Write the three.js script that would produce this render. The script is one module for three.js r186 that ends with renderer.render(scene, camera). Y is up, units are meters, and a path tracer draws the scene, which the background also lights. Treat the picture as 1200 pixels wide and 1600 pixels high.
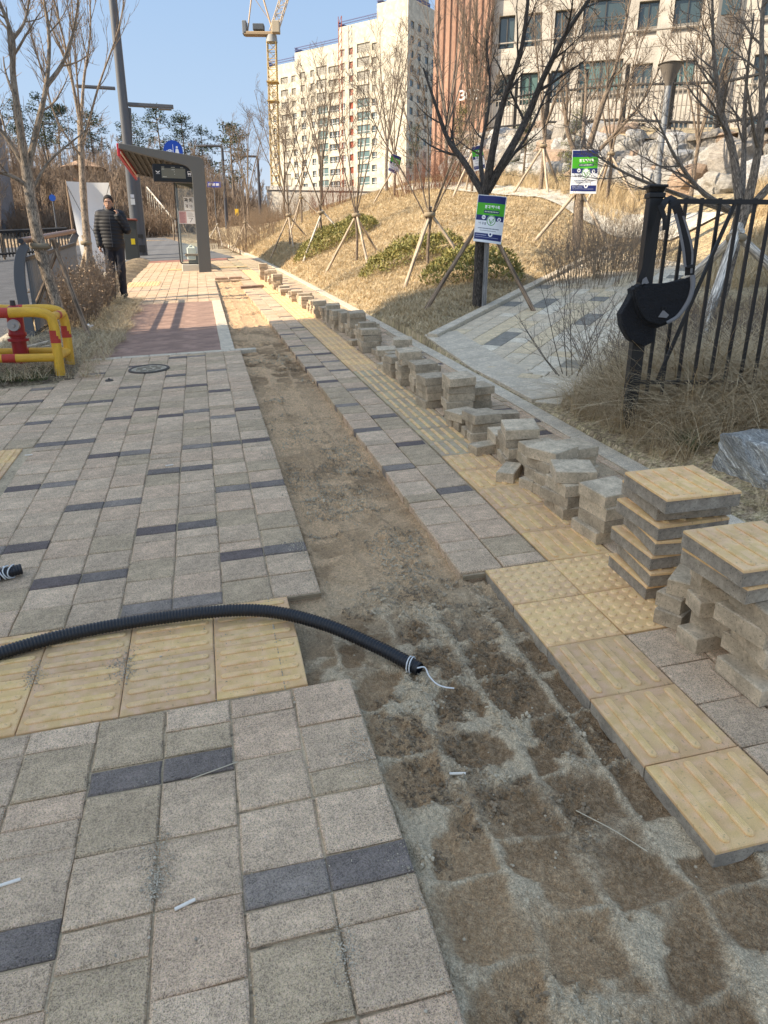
import * as THREE from 'three';
import { mergeGeometries } from 'three/addons/utils/BufferGeometryUtils.js';
import { MarchingCubes } from 'three/addons/objects/MarchingCubes.js';
import { FontLoader } from 'three/addons/loaders/FontLoader.js';
import { TextGeometry } from 'three/addons/geometries/TextGeometry.js';
import { RoundedBoxGeometry } from 'three/addons/geometries/RoundedBoxGeometry.js';

// ------------------------------------------------------------------ frame of the place
// The pavement is a plane that climbs about 4 degrees away from the viewer and falls 2 degrees towards the road.
// (t, s, y): metres to the right of, along and above that plane.  World: y is up by gravity.
const V = (x, y, z) => new THREE.Vector3(x, y, z), R = Math.PI / 180;
const TILT = new THREE.Matrix4().set(0.99939937, -0.03463034, 0.00128214, 0, 0.03463034, 0.99666246, -0.07392341, 0, 0.00128214, 0.07392341, 0.9972631, 0, 0, 0, 0, 1);
const HEAD = -13.17 * R;
const Tv = V(Math.cos(HEAD), 0, Math.sin(HEAD)), Sv = V(Math.sin(HEAD), 0, -Math.cos(HEAD)), Nv = V(0, 1, 0);
const G = (t, s, y = 0) => V(0, 0, 0).addScaledVector(Tv, t).addScaledVector(Sv, s).addScaledVector(Nv, y).applyMatrix4(TILT);
const GD = (t, s, y = 0) => G(t, s, y);
const qG = new THREE.Quaternion().setFromRotationMatrix(new THREE.Matrix4().makeBasis(GD(1, 0), GD(0, 0, 1), GD(0, -1)));
const YAW = -HEAD;                                   // upright things: local x runs across the pavement, local -z along it

const scene = new THREE.Scene();
// ------------------------------------------------------------------ camera
const camera = new THREE.PerspectiveCamera(72.05, 0.75, 0.05, 1500);
{
  const p = 23.2238 * R, r = -1.7405 * R, cp = Math.cos(p), sp = Math.sin(p), cr = Math.cos(r), sr = Math.sin(r);
  const fw = V(0, -sp, -cp), up = V(0, cp, -sp), rt = V(1, 0, 0);
  const r2 = rt.clone().multiplyScalar(cr).addScaledVector(up, sr), u2 = rt.clone().multiplyScalar(-sr).addScaledVector(up, cr);
  const m = new THREE.Matrix4().makeBasis(r2.applyMatrix4(TILT), u2.applyMatrix4(TILT), fw.applyMatrix4(TILT).negate());
  camera.quaternion.setFromRotationMatrix(m);
  camera.position.copy(G(0, 0, 1.4417));
}
// ------------------------------------------------------------------ sky and sun
const SUN_EL = 37 * R;
const sunDir = V(0, 0, 0).addScaledVector(Tv, -Math.cos(SUN_EL)).addScaledVector(Sv, -.03 * Math.cos(SUN_EL)).addScaledVector(Nv, Math.sin(SUN_EL)).applyMatrix4(TILT).normalize();
const EXPOSURE = 1.95, SKY_AT = 1.81;
{
  const W = 256, H = 256, d = new Float32Array(W * H * 4), q = V(0, 0, 0);
  // clear hazy sky: elevation, colour as it shows in the picture
  const K = [[-90, .3, .27, .22], [-4, .4, .38, .34], [0, .78, .83, .87], [4, .66, .75, .86], [10, .47, .63, .84], [21, .34, .52, .80], [45, .34, .51, .78], [90, .34, .50, .76]];
  for (let j = 0; j < H; j++) {
    const e = ((j + .5) / H - .5) * 180;
    let k = 0; while (k < K.length - 2 && e > K[k + 1][0]) k++;
    const f = Math.min(1, Math.max(0, (e - K[k][0]) / (K[k + 1][0] - K[k][0])));
    for (let i = 0; i < W; i++) {
      const az = ((i + .5) / W - .5) * 2 * Math.PI; q.set(Math.cos(az) * Math.cos(e * R), Math.sin(e * R), Math.sin(az) * Math.cos(e * R));
      const g = e > 0 ? 3.2 * Math.exp(-Math.pow(q.angleTo(sunDir) / R / 20, 1.25)) : 0, o = (j * W + i) * 4;      // haze brightens round the sun
      for (let c = 0; c < 3; c++) d[o + c] = (K[k][c + 1] + (K[k + 1][c + 1] - K[k][c + 1]) * f + g * [1, .96, .88][c]) / SKY_AT;
      d[o + 3] = 1;
    }
  }
  const tex = new THREE.DataTexture(d, W, H, THREE.RGBAFormat, THREE.FloatType);
  tex.mapping = THREE.EquirectangularReflectionMapping; tex.magFilter = tex.minFilter = THREE.LinearFilter; tex.needsUpdate = true;
  scene.background = tex; scene.environment = tex;
}
const sun = new THREE.DirectionalLight(0xffecd0, 4.45);
{
  sun.position.copy(sunDir).multiplyScalar(120).add(V(0, 0, -25)); sun.target.position.set(0, 0, -25);
  sun.castShadow = true; sun.shadow.mapSize.set(4096, 4096);
  Object.assign(sun.shadow.camera, { left: -90, right: 90, top: 90, bottom: -90, near: 1, far: 400 });
  scene.add(sun, sun.target);
}
const renderer = new THREE.WebGLRenderer({ antialias: true });
renderer.toneMapping = THREE.LinearToneMapping;
renderer.toneMappingExposure = EXPOSURE;
renderer.shadowMap.enabled = true;

// ------------------------------------------------------------------ helpers
let seed = 7;
const rnd = () => { seed = (seed + 0x6d2b79f5) | 0; let t = Math.imul(seed ^ (seed >>> 15), 1 | seed); t = (t + Math.imul(t ^ (t >>> 7), 61 | t)) ^ t; return ((t ^ (t >>> 14)) >>> 0) / 4294967296; };
const rr = (a, b) => a + (b - a) * rnd(), pick = (a) => a[Math.floor(rnd() * a.length)];
const lerp = (a, b, x) => a + (b - a) * x, clamp = (x, a = 0, b = 1) => Math.min(b, Math.max(a, x));
const sstep = (a, b, x) => { const v = clamp((x - a) / (b - a)); return v * v * (3 - 2 * v); };
const interp = (x, P) => { if (x <= P[0][0]) return P[0][1]; for (let i = 1; i < P.length; i++) if (x <= P[i][0]) return lerp(P[i - 1][1], P[i][1], (x - P[i - 1][0]) / (P[i][0] - P[i - 1][0])); return P[P.length - 1][1]; };
const hash = (x, y) => { let h = Math.imul(x | 0, 374761393) + Math.imul(y | 0, 668265263) | 0; h = Math.imul(h ^ (h >>> 13), 1274126177); return ((h ^ (h >>> 16)) >>> 0) / 4294967296; };
const noise = (x, y, P = 0) => {
  const ix = Math.floor(x), iy = Math.floor(y), fx = x - ix, fy = y - iy, u = fx * fx * (3 - 2 * fx), v = fy * fy * (3 - 2 * fy);
  const w = P ? (a) => ((a % P) + P) % P : (a) => a;
  const a = hash(w(ix), w(iy)), b = hash(w(ix + 1), w(iy)), c = hash(w(ix), w(iy + 1)), d = hash(w(ix + 1), w(iy + 1));
  return a + (b - a) * u + (c - a) * v + (a - b - c + d) * u * v;
};
const fbm = (x, y, n = 4) => { let s = 0, a = .5, k = 0; for (let i = 0; i < n; i++) { s += a * noise(x, y); k += a; a *= .5; x = x * 2.03 + 17.1; y = y * 2.03 + 5.3; } return s / k; };

const taken = new Map();
function numbered(n) { const k = taken.get(n) ?? 0; taken.set(n, k + 1); return k ? n + '_' + String(k).padStart(3, '0') : n; }
const shade = (o) => { o.traverse((m) => { if (m.isMesh) { m.castShadow = true; m.receiveShadow = true; } }); return o; };
function tag(o, label, category, group) { o.userData.label = label; o.userData.category = category; if (group) o.userData.group = group; return o; }
function thing(name, label, category, pos, group) { const o = new THREE.Group(); o.name = numbered(name); if (pos) o.position.copy(pos); tag(o, label, category, group); scene.add(o); return o; }
function part(parent, name, geo, mat) { const m = new THREE.Mesh(geo, mat); m.name = name; m.castShadow = m.receiveShadow = true; parent.add(m); return m; }
function solo(name, label, category, geo, mat, pos, group) { const m = new THREE.Mesh(geo, mat); m.name = numbered(name); m.castShadow = m.receiveShadow = true; if (pos) m.position.copy(pos); tag(m, label, category, group); scene.add(m); return m; }
function struct(name, geo, mat, onPlane = true) { const m = geo ? new THREE.Mesh(geo, mat) : new THREE.Group(); m.name = numbered(name); m.userData.kind = 'structure'; m.castShadow = m.receiveShadow = true; if (onPlane) m.quaternion.copy(qG); scene.add(m); return m; }
function copyOf(o, label, pos) { const c = o.clone(); c.name = numbered(o.name.replace(/_\d{3}$/, '')); c.userData = { ...o.userData, label }; if (pos) c.position.copy(pos); scene.add(c); return c; }
const ORD = ['first', 'second', 'third', 'fourth', 'fifth', 'sixth', 'seventh', 'eighth', 'ninth', 'tenth', 'eleventh', 'twelfth', 'thirteenth', 'fourteenth', 'fifteenth', 'sixteenth', 'seventeenth', 'eighteenth', 'nineteenth', 'twentieth', 'twenty-first', 'twenty-second'];

// geometry
const plain = (g) => { const o = g.index ? g.toNonIndexed() : g; for (const k of Object.keys(o.attributes)) if (!['position', 'normal', 'uv'].includes(k)) o.deleteAttribute(k); if (!o.attributes.uv) o.setAttribute('uv', new THREE.BufferAttribute(new Float32Array(o.attributes.position.count * 2), 2)); return o; };
const merge = (l) => mergeGeometries(l.map(plain), false);
const box = (w, h, d, x = 0, y = 0, z = 0) => new THREE.BoxGeometry(w, h, d).translate(x, y, z);
const rbox = (w, h, d, r, x = 0, y = 0, z = 0, n = 2) => new RoundedBoxGeometry(w, h, d, n, r).translate(x, y, z);
const cyl = (a, b, r0, r1 = r0, n = 10, open = false) => {            // cylinder from a to b
  const d = b.clone().sub(a), g = new THREE.CylinderGeometry(r1, r0, d.length(), n, 1, open);
  g.applyQuaternion(new THREE.Quaternion().setFromUnitVectors(V(0, 1, 0), d.clone().normalize())); const c = a.clone().add(b).multiplyScalar(.5); return g.translate(c.x, c.y, c.z);
};
const bar = (a, b, w, h) => { const d = b.clone().sub(a), g = new THREE.BoxGeometry(w, d.length(), h); g.applyQuaternion(new THREE.Quaternion().setFromUnitVectors(V(0, 1, 0), d.clone().normalize())); const c = a.clone().add(b).multiplyScalar(.5); return g.translate(c.x, c.y, c.z); };
class GB {                                             // gathers tubes, leaves and quads into one mesh
  constructor() { this.p = []; this.n = []; this.u = []; this.i = []; }
  tube(P, rad, sides = 5, cap = true) {
    const base0 = this.p.length / 3, N = P.length; let ux = 1, uy = 0, uz = 0, len = 0;
    for (let k = 0; k < N; k++) {
      const a = P[Math.max(0, k - 1)], b = P[Math.min(N - 1, k + 1)];
      let dx = b.x - a.x, dy = b.y - a.y, dz = b.z - a.z; const L = Math.hypot(dx, dy, dz) || 1; dx /= L; dy /= L; dz /= L;
      if (k === 0) { if (Math.abs(dx) > .9) { ux = 0; uy = 1; uz = 0; } } else len += P[k].distanceTo(P[k - 1]);
      let q = ux * dx + uy * dy + uz * dz; ux -= q * dx; uy -= q * dy; uz -= q * dz; const l = Math.hypot(ux, uy, uz) || 1; ux /= l; uy /= l; uz /= l;
      const vx = dy * uz - dz * uy, vy = dz * ux - dx * uz, vz = dx * uy - dy * ux, r = rad[k];
      for (let j = 0; j <= sides; j++) {
        const an = j / sides * 6.283185, c = Math.cos(an), s = Math.sin(an), nx = ux * c + vx * s, ny = uy * c + vy * s, nz = uz * c + vz * s;
        this.p.push(P[k].x + nx * r, P[k].y + ny * r, P[k].z + nz * r); this.n.push(nx, ny, nz); this.u.push(j / sides, len);
      }
      if (k) for (let j = 0; j < sides; j++) { const o = base0 + (k - 1) * (sides + 1) + j, t = o + sides + 1; this.i.push(o, o + 1, t, o + 1, t + 1, t); }
    }
    if (cap && rad[N - 1] > .004) { const o = base0 + (N - 1) * (sides + 1); for (let j = 1; j < sides - 1; j++) this.i.push(o, o + j, o + j + 1); }
    if (cap && rad[0] > .004) { const o = base0; for (let j = 1; j < sides - 1; j++) this.i.push(o, o + j + 1, o + j); }
    return this;
  }
  quad(a, b, c, d) {
    const o = this.p.length / 3, e = b.clone().sub(a), f = d.clone().sub(a), n = e.cross(f).normalize();
    for (const v of [a, b, c, d]) { this.p.push(v.x, v.y, v.z); this.n.push(n.x, n.y, n.z); }
    this.u.push(0, 0, 1, 0, 1, 1, 0, 1); this.i.push(o, o + 1, o + 2, o, o + 2, o + 3); return this;
  }
  leaf(c, d, w, L) {                                    // small two-triangle leaf from c along d
    const s = Math.abs(d.y) > .8 ? V(1, 0, 0) : V(0, 1, 0), x = s.cross(d).normalize(), q = rr(0, 6.28), y = d.clone().cross(x), e = x.multiplyScalar(Math.cos(q)).addScaledVector(y, Math.sin(q)).multiplyScalar(w / 2);
    const m = c.clone().addScaledVector(d, L * .5), t = c.clone().addScaledVector(d, L);
    return this.quad(c, m.clone().add(e), t, m.clone().sub(e));
  }
  geo() {
    const g = new THREE.BufferGeometry(); g.setAttribute('position', new THREE.BufferAttribute(new Float32Array(this.p), 3)); g.setAttribute('normal', new THREE.BufferAttribute(new Float32Array(this.n), 3));
    g.setAttribute('uv', new THREE.BufferAttribute(new Float32Array(this.u), 2)); g.setIndex(this.i); return g;
  }
}
const smooth = (pts, n) => new THREE.CatmullRomCurve3(pts).getPoints(n);
// sheet over a (u, v) grid; f(u, v) -> Vector3, uv in the units of guv
function sheet(nu, nv, f, guv) {
  const p = new Float32Array((nu + 1) * (nv + 1) * 3), u = new Float32Array((nu + 1) * (nv + 1) * 2), id = [];
  for (let j = 0, k = 0; j <= nv; j++) for (let i = 0; i <= nu; i++, k++) { const q = f(i / nu, j / nv); p.set([q.x, q.y, q.z], k * 3); u.set(guv ? guv(i / nu, j / nv, q) : [i / nu, j / nv], k * 2); }
  for (let j = 0; j < nv; j++) for (let i = 0; i < nu; i++) { const a = j * (nu + 1) + i, b = a + 1, c = a + nu + 1, d = c + 1; id.push(a, b, c, b, d, c); }
  const g = new THREE.BufferGeometry(); g.setAttribute('position', new THREE.BufferAttribute(p, 3)); g.setAttribute('uv', new THREE.BufferAttribute(u, 2)); g.setIndex(id); g.computeVertexNormals(); return g;
}

// textures
const meanOf = new Map();
function tex(w, h, f, srgb = true) {
  const d = new Uint8Array(w * h * 4);
  for (let y = 0, o = 0; y < h; y++) for (let x = 0; x < w; x++, o += 4) { const c = f(x, y); if (c.length) { d[o] = clamp(c[0]) * 255; d[o + 1] = clamp(c[1]) * 255; d[o + 2] = clamp(c[2]) * 255; } else d[o] = d[o + 1] = d[o + 2] = clamp(c) * 255; d[o + 3] = 255; }
  const t = new THREE.DataTexture(d, w, h); t.wrapS = t.wrapT = THREE.RepeatWrapping; t.magFilter = t.minFilter = THREE.LinearFilter; if (srgb) { t.colorSpace = THREE.SRGBColorSpace; const m = [0, 0, 0]; let n = 0; for (let i = 0; i < d.length; i += 4 * 97, n++) for (let c = 0; c < 3; c++) m[c] += Math.pow(d[i + c] / 255, 2.2); meanOf.set(t.source.uuid, m.map((x) => x / n)); } t.needsUpdate = true; return t;
}
function canvasTex(w, h, draw) { const c = document.createElement('canvas'); c.width = w; c.height = h; draw(c.getContext('2d'), w, h); const t = new THREE.CanvasTexture(c); t.colorSpace = THREE.SRGBColorSpace; t.magFilter = THREE.LinearFilter; return t; }
const rep = (t, a, b = a) => { const c = t.clone(); c.repeat.set(a, b); c.needsUpdate = true; return c; };
// r, g, b: the mean linear colour of the finished surface, whatever its grain map
const mat = (r, g, b, o = {}) => { const m = (o.map && meanOf.get(o.map.source.uuid)) || [1, 1, 1]; return new THREE.MeshStandardMaterial({ color: new THREE.Color().setRGB(r / m[0], g / m[1], b / m[2]), roughness: .9, ...o }); };
const phys = (r, g, b, o = {}) => new THREE.MeshPhysicalMaterial({ color: new THREE.Color().setRGB(r, g, b), roughness: .9, ...o });

// concrete grain: 0.5 m of exposed fine aggregate
const grainH = new Float32Array(512 * 512);
for (let y = 0; y < 512; y++) for (let x = 0; x < 512; x++) grainH[y * 512 + x] = .42 * hash(x, y) + .44 * noise(x / 2, y / 2, 256) + .14 * noise(x / 6, y / 6, 85);
const TX = {};
TX.grain = tex(512, 512, (x, y) => {
  const g = grainH[y * 512 + x], w = noise(x / 60, y / 60, 8.53 | 0) * .5 + noise(x / 18, y / 18, 28) * .5;
  let v = .8 + (g - .5) * .46 + (w - .5) * .16; const q = hash(x + 911, y + 77);
  if (g < .31) v -= .15; if (q > .985) v += .15;
  return [v * 1.0, v * (.985 + .03 * (hash(x >> 1, (y >> 1) + 31) - .5)), v * (.965 + .06 * (hash((x >> 1) + 55, y >> 1) - .5))];
});
TX.grainBump = tex(512, 512, (x, y) => grainH[y * 512 + x], false);
TX.rough = tex(512, 512, (x, y) => { const a = noise(x / 40, y / 40, 12), b = noise(x / 9, y / 9, 56), c = hash(x, y); const v = .8 + (a - .5) * .16 + (b - .5) * .12 + (c - .5) * .16 - (noise(x / 3.5, y / 3.5, 146) > .86 ? .18 : 0); return [v, v * .985, v * .95]; });
TX.roughBump = tex(512, 512, (x, y) => .4 * noise(x / 22, y / 22, 23) + .3 * noise(x / 6, y / 6, 85) + .3 * hash(x, y) - (noise(x / 3.5, y / 3.5, 146) > .82 ? .3 : 0), false);
TX.stain = tex(512, 512, (x, y) => { const a = noise(x / 70, y / 70, 7), b = noise(x / 20, y / 20, 25), c = hash(x, y), e = noise(x / 8, y / 8, 64); let v = .88 + (a - .5) * .07 + (b - .5) * .06 + (c - .5) * .1; if (e > .86) v -= (e - .86) * 1.2; return [v, v * (.97 + .04 * a), v * (.93 + .1 * b)]; });
TX.bark = tex(256, 512, (x, y) => { const a = noise(x / 8, y / 40, 32), b = noise(x / 3, y / 12, 85), v = .7 + (a - .5) * .5 + (b - .5) * .3; return [v, v * .97, v * .92]; });
TX.barkBump = tex(256, 512, (x, y) => .6 * noise(x / 8, y / 40, 32) + .4 * noise(x / 3, y / 12, 85), false);
TX.straw = tex(512, 512, (x, y) => { const a = noise(x / 90, y / 90, 5), b = noise(x / 11, y / 11, 46), c = noise(x / 4.5, y / 4.5, 113), d = hash(x, y); const v = .7 + (a - .5) * .16 + (b - .5) * .2 + (c - .5) * .3 + (d - .5) * .24; return [v, v * (.95 + .04 * b), v * (.86 + .1 * c)]; });
TX.asphalt = tex(512, 512, (x, y) => { const v = .75 + (hash(x, y) - .5) * .4 + (noise(x / 60, y / 60, 8) - .5) * .16; return [v, v, v]; });
TX.fine = tex(256, 256, (x, y) => { const v = .86 + (hash(x, y) - .5) * .2 + (noise(x / 30, y / 30, 8) - .5) * .14; return [v, v, v]; });
console.log('textures done');

// ------------------------------------------------------------------ terrain
const kerbT = (s) => 2.4 - .0006 * s * s;
function hillH(t, s) {
  const u = t - kerbT(s) - .02; if (u <= 0) return 0;
  const d = (s - 7.75) * .697 - (t - 2.5) * .717, r = (t - 2.4) * .697 + (s - 6.5) * .717;
  let near = Math.max(0, .07 * r); near = lerp(near, 1.55, sstep(7.5, 11, t));
  const k = interp(s, [[8, .14], [13, .3], [22, .48]]), Hc = interp(s, [[13, 1.5], [21, 2.1], [28, 3], [33, 2.3], [40, 1.1], [52, .5]]);
  const hill = Hc * Math.tanh(k * u / Hc);
  let h = lerp(near, hill, sstep(0, 2.5, d));
  const onRamp = d > -2.05 && d < .12 ? 1 : 0;
  if (!onRamp) { const dd = d <= -2.05 ? -2.05 - d : d - .12; h += sstep(0, .5, dd) * (.05 + .08 * (fbm(t * .9, s * .9, 3))) * sstep(0, .4, u); if (d < -2.05) h += .14 * Math.exp(-(((t - 3.6) / .9) ** 2) - (((s - 4.0) / 1.0) ** 2)); }
  return h + (onRamp ? 0 : (fbm(t * 3.1, s * 3.1, 3) - .5) * .05 * sstep(0, .6, u));
}
const P3 = (t, s, y = 0) => V(t, y, -s);                       // in the frame of things laid on the pavement plane

const M = {
  pavers: [mat(.585, .43, .285, { map: TX.grain, bumpMap: TX.grainBump, bumpScale: .0026 }), mat(.545, .402, .268, { map: TX.grain, bumpMap: TX.grainBump, bumpScale: .0026 }), mat(.61, .435, .288, { map: TX.grain, bumpMap: TX.grainBump, bumpScale: .0026 }), mat(.645, .475, .318, { map: TX.grain, bumpMap: TX.grainBump, bumpScale: .0026 }), mat(.5, .374, .238, { map: TX.grain, bumpMap: TX.grainBump, bumpScale: .0026 })],
  dark: [mat(.155, .12, .105, { map: TX.grain, bumpMap: TX.grainBump, bumpScale: .0014 }), mat(.195, .16, .135, { map: TX.grain, bumpMap: TX.grainBump, bumpScale: .0014 }), mat(.27, .222, .18, { map: TX.grain, bumpMap: TX.grainBump, bumpScale: .0014 })],
  block: [mat(.5, .4, .275, { map: TX.rough, bumpMap: TX.roughBump, bumpScale: .0014 }), mat(.57, .46, .32, { map: TX.rough, bumpMap: TX.roughBump, bumpScale: .0014 }), mat(.43, .345, .24, { map: TX.rough, bumpMap: TX.roughBump, bumpScale: .0014 })],
  tileBase: [mat(.34, .295, .235, { map: TX.rough, bumpMap: TX.roughBump, bumpScale: .002 }), mat(.39, .335, .26, { map: TX.rough, bumpMap: TX.roughBump, bumpScale: .002 })],
  blockDark: mat(.22, .195, .165, { map: TX.rough, bumpMap: TX.roughBump, bumpScale: .0014 }),
  yellow: [mat(.87, .57, .275, { map: TX.stain, roughness: .8 }), mat(.83, .55, .27, { map: TX.stain, roughness: .8 }), mat(.79, .53, .27, { map: TX.stain, roughness: .8 })],
  yellowPlate: [mat(.76, .495, .24, { map: TX.stain, roughness: .85 }), mat(.71, .465, .24, { map: TX.stain, roughness: .85 }), mat(.67, .445, .24, { map: TX.stain, roughness: .85 })],
  yellowWorn: [mat(.52, .4, .245, { map: TX.stain }), mat(.48, .38, .245, { map: TX.stain })],
  granite: mat(.62, .53, .4, { map: TX.grain, bumpMap: TX.grainBump, bumpScale: .0012 }),
  sandJoint: mat(.46, .36, .235, { map: TX.rough, bumpMap: TX.roughBump, bumpScale: .004 }),
};
// a concrete paver: origin at the middle of its top face, edges worn and chamfered
function paverGeo(w, l, h, v, c = .0035, jit = .0012) {
  const q = (k) => (hash(v * 131 + k, 77) - .5) * 2, ring = (ins, y, j) => { const a = w / 2 - ins, b = l / 2 - ins, o = []; const P = [[-a, -b], [0, -b], [a, -b], [a, 0], [a, b], [0, b], [-a, b], [-a, 0]]; P.forEach(([x, z], i) => o.push([x + q(i + j) * jit, y + (j === 0 ? q(i + 40) * jit * .5 : 0), z + q(i + j + 9) * jit])); return o; };
  const r0 = ring(c * 1.25, 0, 0), r1 = ring(0, -c, 20), r2 = ring(0, -h, 20), p = [], u = [], ox = hash(v, 5), oy = hash(v, 6), S = 2;
  const tri = (a, b, d, side) => { for (const k of [a, b, d]) { p.push(...k); u.push(side ? (k[0] + k[2]) * S + ox : k[0] * S + ox, side ? k[1] * S + oy : k[2] * S + oy); } };
  for (let i = 0; i < 8; i++) { const j = (i + 1) % 8; tri([0, 0, 0], r0[j], r0[i]); tri(r0[i], r0[j], r1[j]); tri(r0[i], r1[j], r1[i]); tri(r1[i], r1[j], r2[j], 1); tri(r1[i], r2[j], r2[i], 1); tri([0, -h, 0], r2[i], r2[j]); }
  const g = new THREE.BufferGeometry(); g.setAttribute('position', new THREE.BufferAttribute(new Float32Array(p), 3)); g.setAttribute('uv', new THREE.BufferAttribute(new Float32Array(u), 2)); g.computeVertexNormals(); return g;
}
const geoCache = new Map();
const pGeo = (w, l, v, h = .06) => { const k = [w, l, v, h].map((x) => x.toFixed(3)).join(); if (!geoCache.has(k)) geoCache.set(k, paverGeo(w, l, h, v, .0042, .0018)); return geoCache.get(k); };
// is a spot of the plane in view (with some margin)?
const vp = new THREE.Matrix4(); camera.aspect = .75; camera.updateProjectionMatrix(); camera.updateMatrixWorld(); vp.multiplyMatrices(camera.projectionMatrix, camera.matrixWorldInverse);
const inView = (t, s, y = 0, m = 1.12) => { const q = G(t, s, y), d = q.clone().sub(camera.position).dot(camera.getWorldDirection(V(0, 0, 0))); if (d < .1) return false; q.applyMatrix4(vp); return Math.abs(q.x) < m && Math.abs(q.y) < m; };
// lay pieces on a structure: the 300 that show largest are parts, the rest is joined
function lay(root, name, list) {
  list = list.filter((p) => inView(p.t, p.s, 0, 1.6)); list.sort((a, b) => b.w * b.l / (b.s * b.s + b.t * b.t) - a.w * a.l / (a.s * a.s + a.t * a.t));
  list.slice(0, 300).forEach((p) => { const m = part(root, name, p.geo, p.mat); m.position.set(p.t, p.y ?? 0, -p.s); m.rotation.set(rr(-.008, .008), p.a ?? rr(-.01, .01), rr(-.008, .008)); });
  const rest = new Map();
  for (const p of list.slice(300)) { if (!rest.has(p.mat)) rest.set(p.mat, []); rest.get(p.mat).push(p.geo.clone().rotateY(p.a ?? rr(-.006, .006)).translate(p.t, (p.y ?? 0), -p.s)); }
  let i = 0; for (const [m, gs] of rest) { const o = part(root, 'distant_' + name + 's', merge(gs), m); o.userData.kind = 'stuff'; i++; }
  return list.length;
}
function fillColumn(out, t0, t1, s0, s1, darks, opts = {}) {
  const w = t1 - t0, dkf = () => pick([M.dark[0], M.dark[1], M.dark[1], M.dark[2]]), cuts = darks.filter((d) => d > s0 + .06 && d < s1 - .06).sort((a, b) => a - b), gap0 = .004;
  const put = (a, b, dark) => { const l = b - a, gap = pick([.003, .005, .008]); out.push({ t: (t0 + t1) / 2 + (opts.drift ? opts.drift((a + b) / 2) : 0), s: (a + b) / 2, w, l, geo: pGeo(w - gap, Math.round((l - gap) * 200) / 200, Math.floor(rnd() * 12)), mat: dark ? (opts.dark ? pick(opts.dark) : dkf(a)) : pick(M.pavers), y: rr(-.003, .002) }); };
  const fill = (a, b) => { const n = Math.max(1, Math.round((b - a) / .1)), u = (b - a) / n; let k = 0; while (k < n) { const two = n - k >= 2 && rnd() < .8 ? 2 : 1; put(a + k * u, a + (k + two) * u, false); k += two; } };
  let at = s0; for (const d of cuts) { if (d - .05 - at > .03) fill(at, d - .05); put(d - .05, d + .05, true); at = d + .05; }
  if (s1 - at > .03) fill(at, s1);
}
// ---- left pavement, near
const leftPave = struct('left_pavement');
{
  const D = [[0, 2, 1.206], [2, 2, 1.662], [4, 2, 1.2], [2, 2, 2.62], [0, 2, 2.997], [4, 2, 2.965], [2, 2, 3.407], [6, 2, 3.384], [4, 2, 3.845], [0, 2, 3.885], [6, 2, 4.271], [2, 2, 4.313], [4, 2, 4.763], [0, 3, 4.77], [6, 2, 5.154], [1, 1, 5.489], [3, 1, 5.66], [5, 1, 5.723], [2, 1, 5.737], [0, 1, 5.668], [4, 1, 5.947], [6, 2, 6.345], [10, 1, 6.55], [9, 1, 6.55], [1, 1, 6.389], [3, 1, 6.668], [2, 1, 6.684], [5, 1, 6.823], [9, 1, 7.057], [3, 1, 7.22], [1, 1, 7.327], [5, 1, 7.858], [2, 2, 8.2], [7, 1, 7.6], [11, 1, 6.1], [8, 1, 5.8], [10, 2, 5.2], [8, 2, 4.3]];
  const L = [];
  for (let c = 0; c < 17; c++) {
    const t1 = .32 - .2 * c, t0 = t1 - .2, dk = D.filter((d) => c >= d[0] && c < d[0] + d[1]).map((d) => d[2]), end = t1 < -1.3 ? 7.2 : 8.38;
    const tact2 = t0 < -1.3 && t1 > -1.7;
    fillColumn(L, t0, t1, .3, 1.935, dk);
    if (tact2) { fillColumn(L, t0, t1, 2.55, 3.88, dk); fillColumn(L, t0, t1, 5.12, end, dk); } else fillColumn(L, t0, t1, 2.55, end, dk);
  }
  console.log('left pavers', lay(leftPave, 'paver', L));
  part(leftPave, 'joint_sand', merge([box(3.4, .02, 1.63, .318 - 1.7, -.019, -1.118), box(3.26, .02, .62, .176 - 1.63, -.0195, -2.24), box(3.4, .02, 5.83, .318 - 1.7, -.019, -5.463)]), M.sandJoint);
}
// ---- tactile tiles
const stadium = (w, l, h) => { const s = new THREE.Shape(), r = w / 2, a = l / 2 - r; s.absarc(0, a, r, 0, Math.PI); s.absarc(0, -a, r, Math.PI, 2 * Math.PI); return new THREE.ExtrudeGeometry(s, { depth: h * .5, bevelEnabled: true, bevelThickness: h * .5, bevelSize: h * .5, bevelOffset: -h * .5, bevelSegments: 1, curveSegments: 5 }).rotateX(-Math.PI / 2); };
const uvScale = (g, k, o = 0) => { const u = g.attributes.uv, p = g.attributes.position; for (let i = 0; i < u.count; i++) u.setXY(i, p.getX(i) * k + o, p.getZ(i) * k + o * .7 + p.getY(i)); return g; };
const knurl = tex(64, 64, (x, y) => (.5 + .5 * Math.sin(x / 64 * 6.283 * 8)) * (.5 + .5 * Math.sin(y / 64 * 6.283 * 8)), false);
const tilePlate = [0, 1, 2].map((v) => uvScale(plain(paverGeo(.298, .298, .011, v + 50, .003, .0012)), 2.1, v * .37));
const tileBase = [0, 1].map((v) => { const g = plain(paverGeo(.297, .297, .05, v + 70, .002, .0018)); return g; });
const barGeo = uvScale(plain(stadium(.025, .265, .006)), 2.1, .1);
const barXs = [-.105, -.035, .035, .105];
const barGeoAt = barXs.map((x) => barGeo.clone().translate(x, .0003, 0));
const barsAll = merge(barGeoAt);
const dotGeo = uvScale(plain(new THREE.CylinderGeometry(.0125, .0175, .005, 12, 1).translate(0, .0026, 0)), 7, .3);
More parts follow.
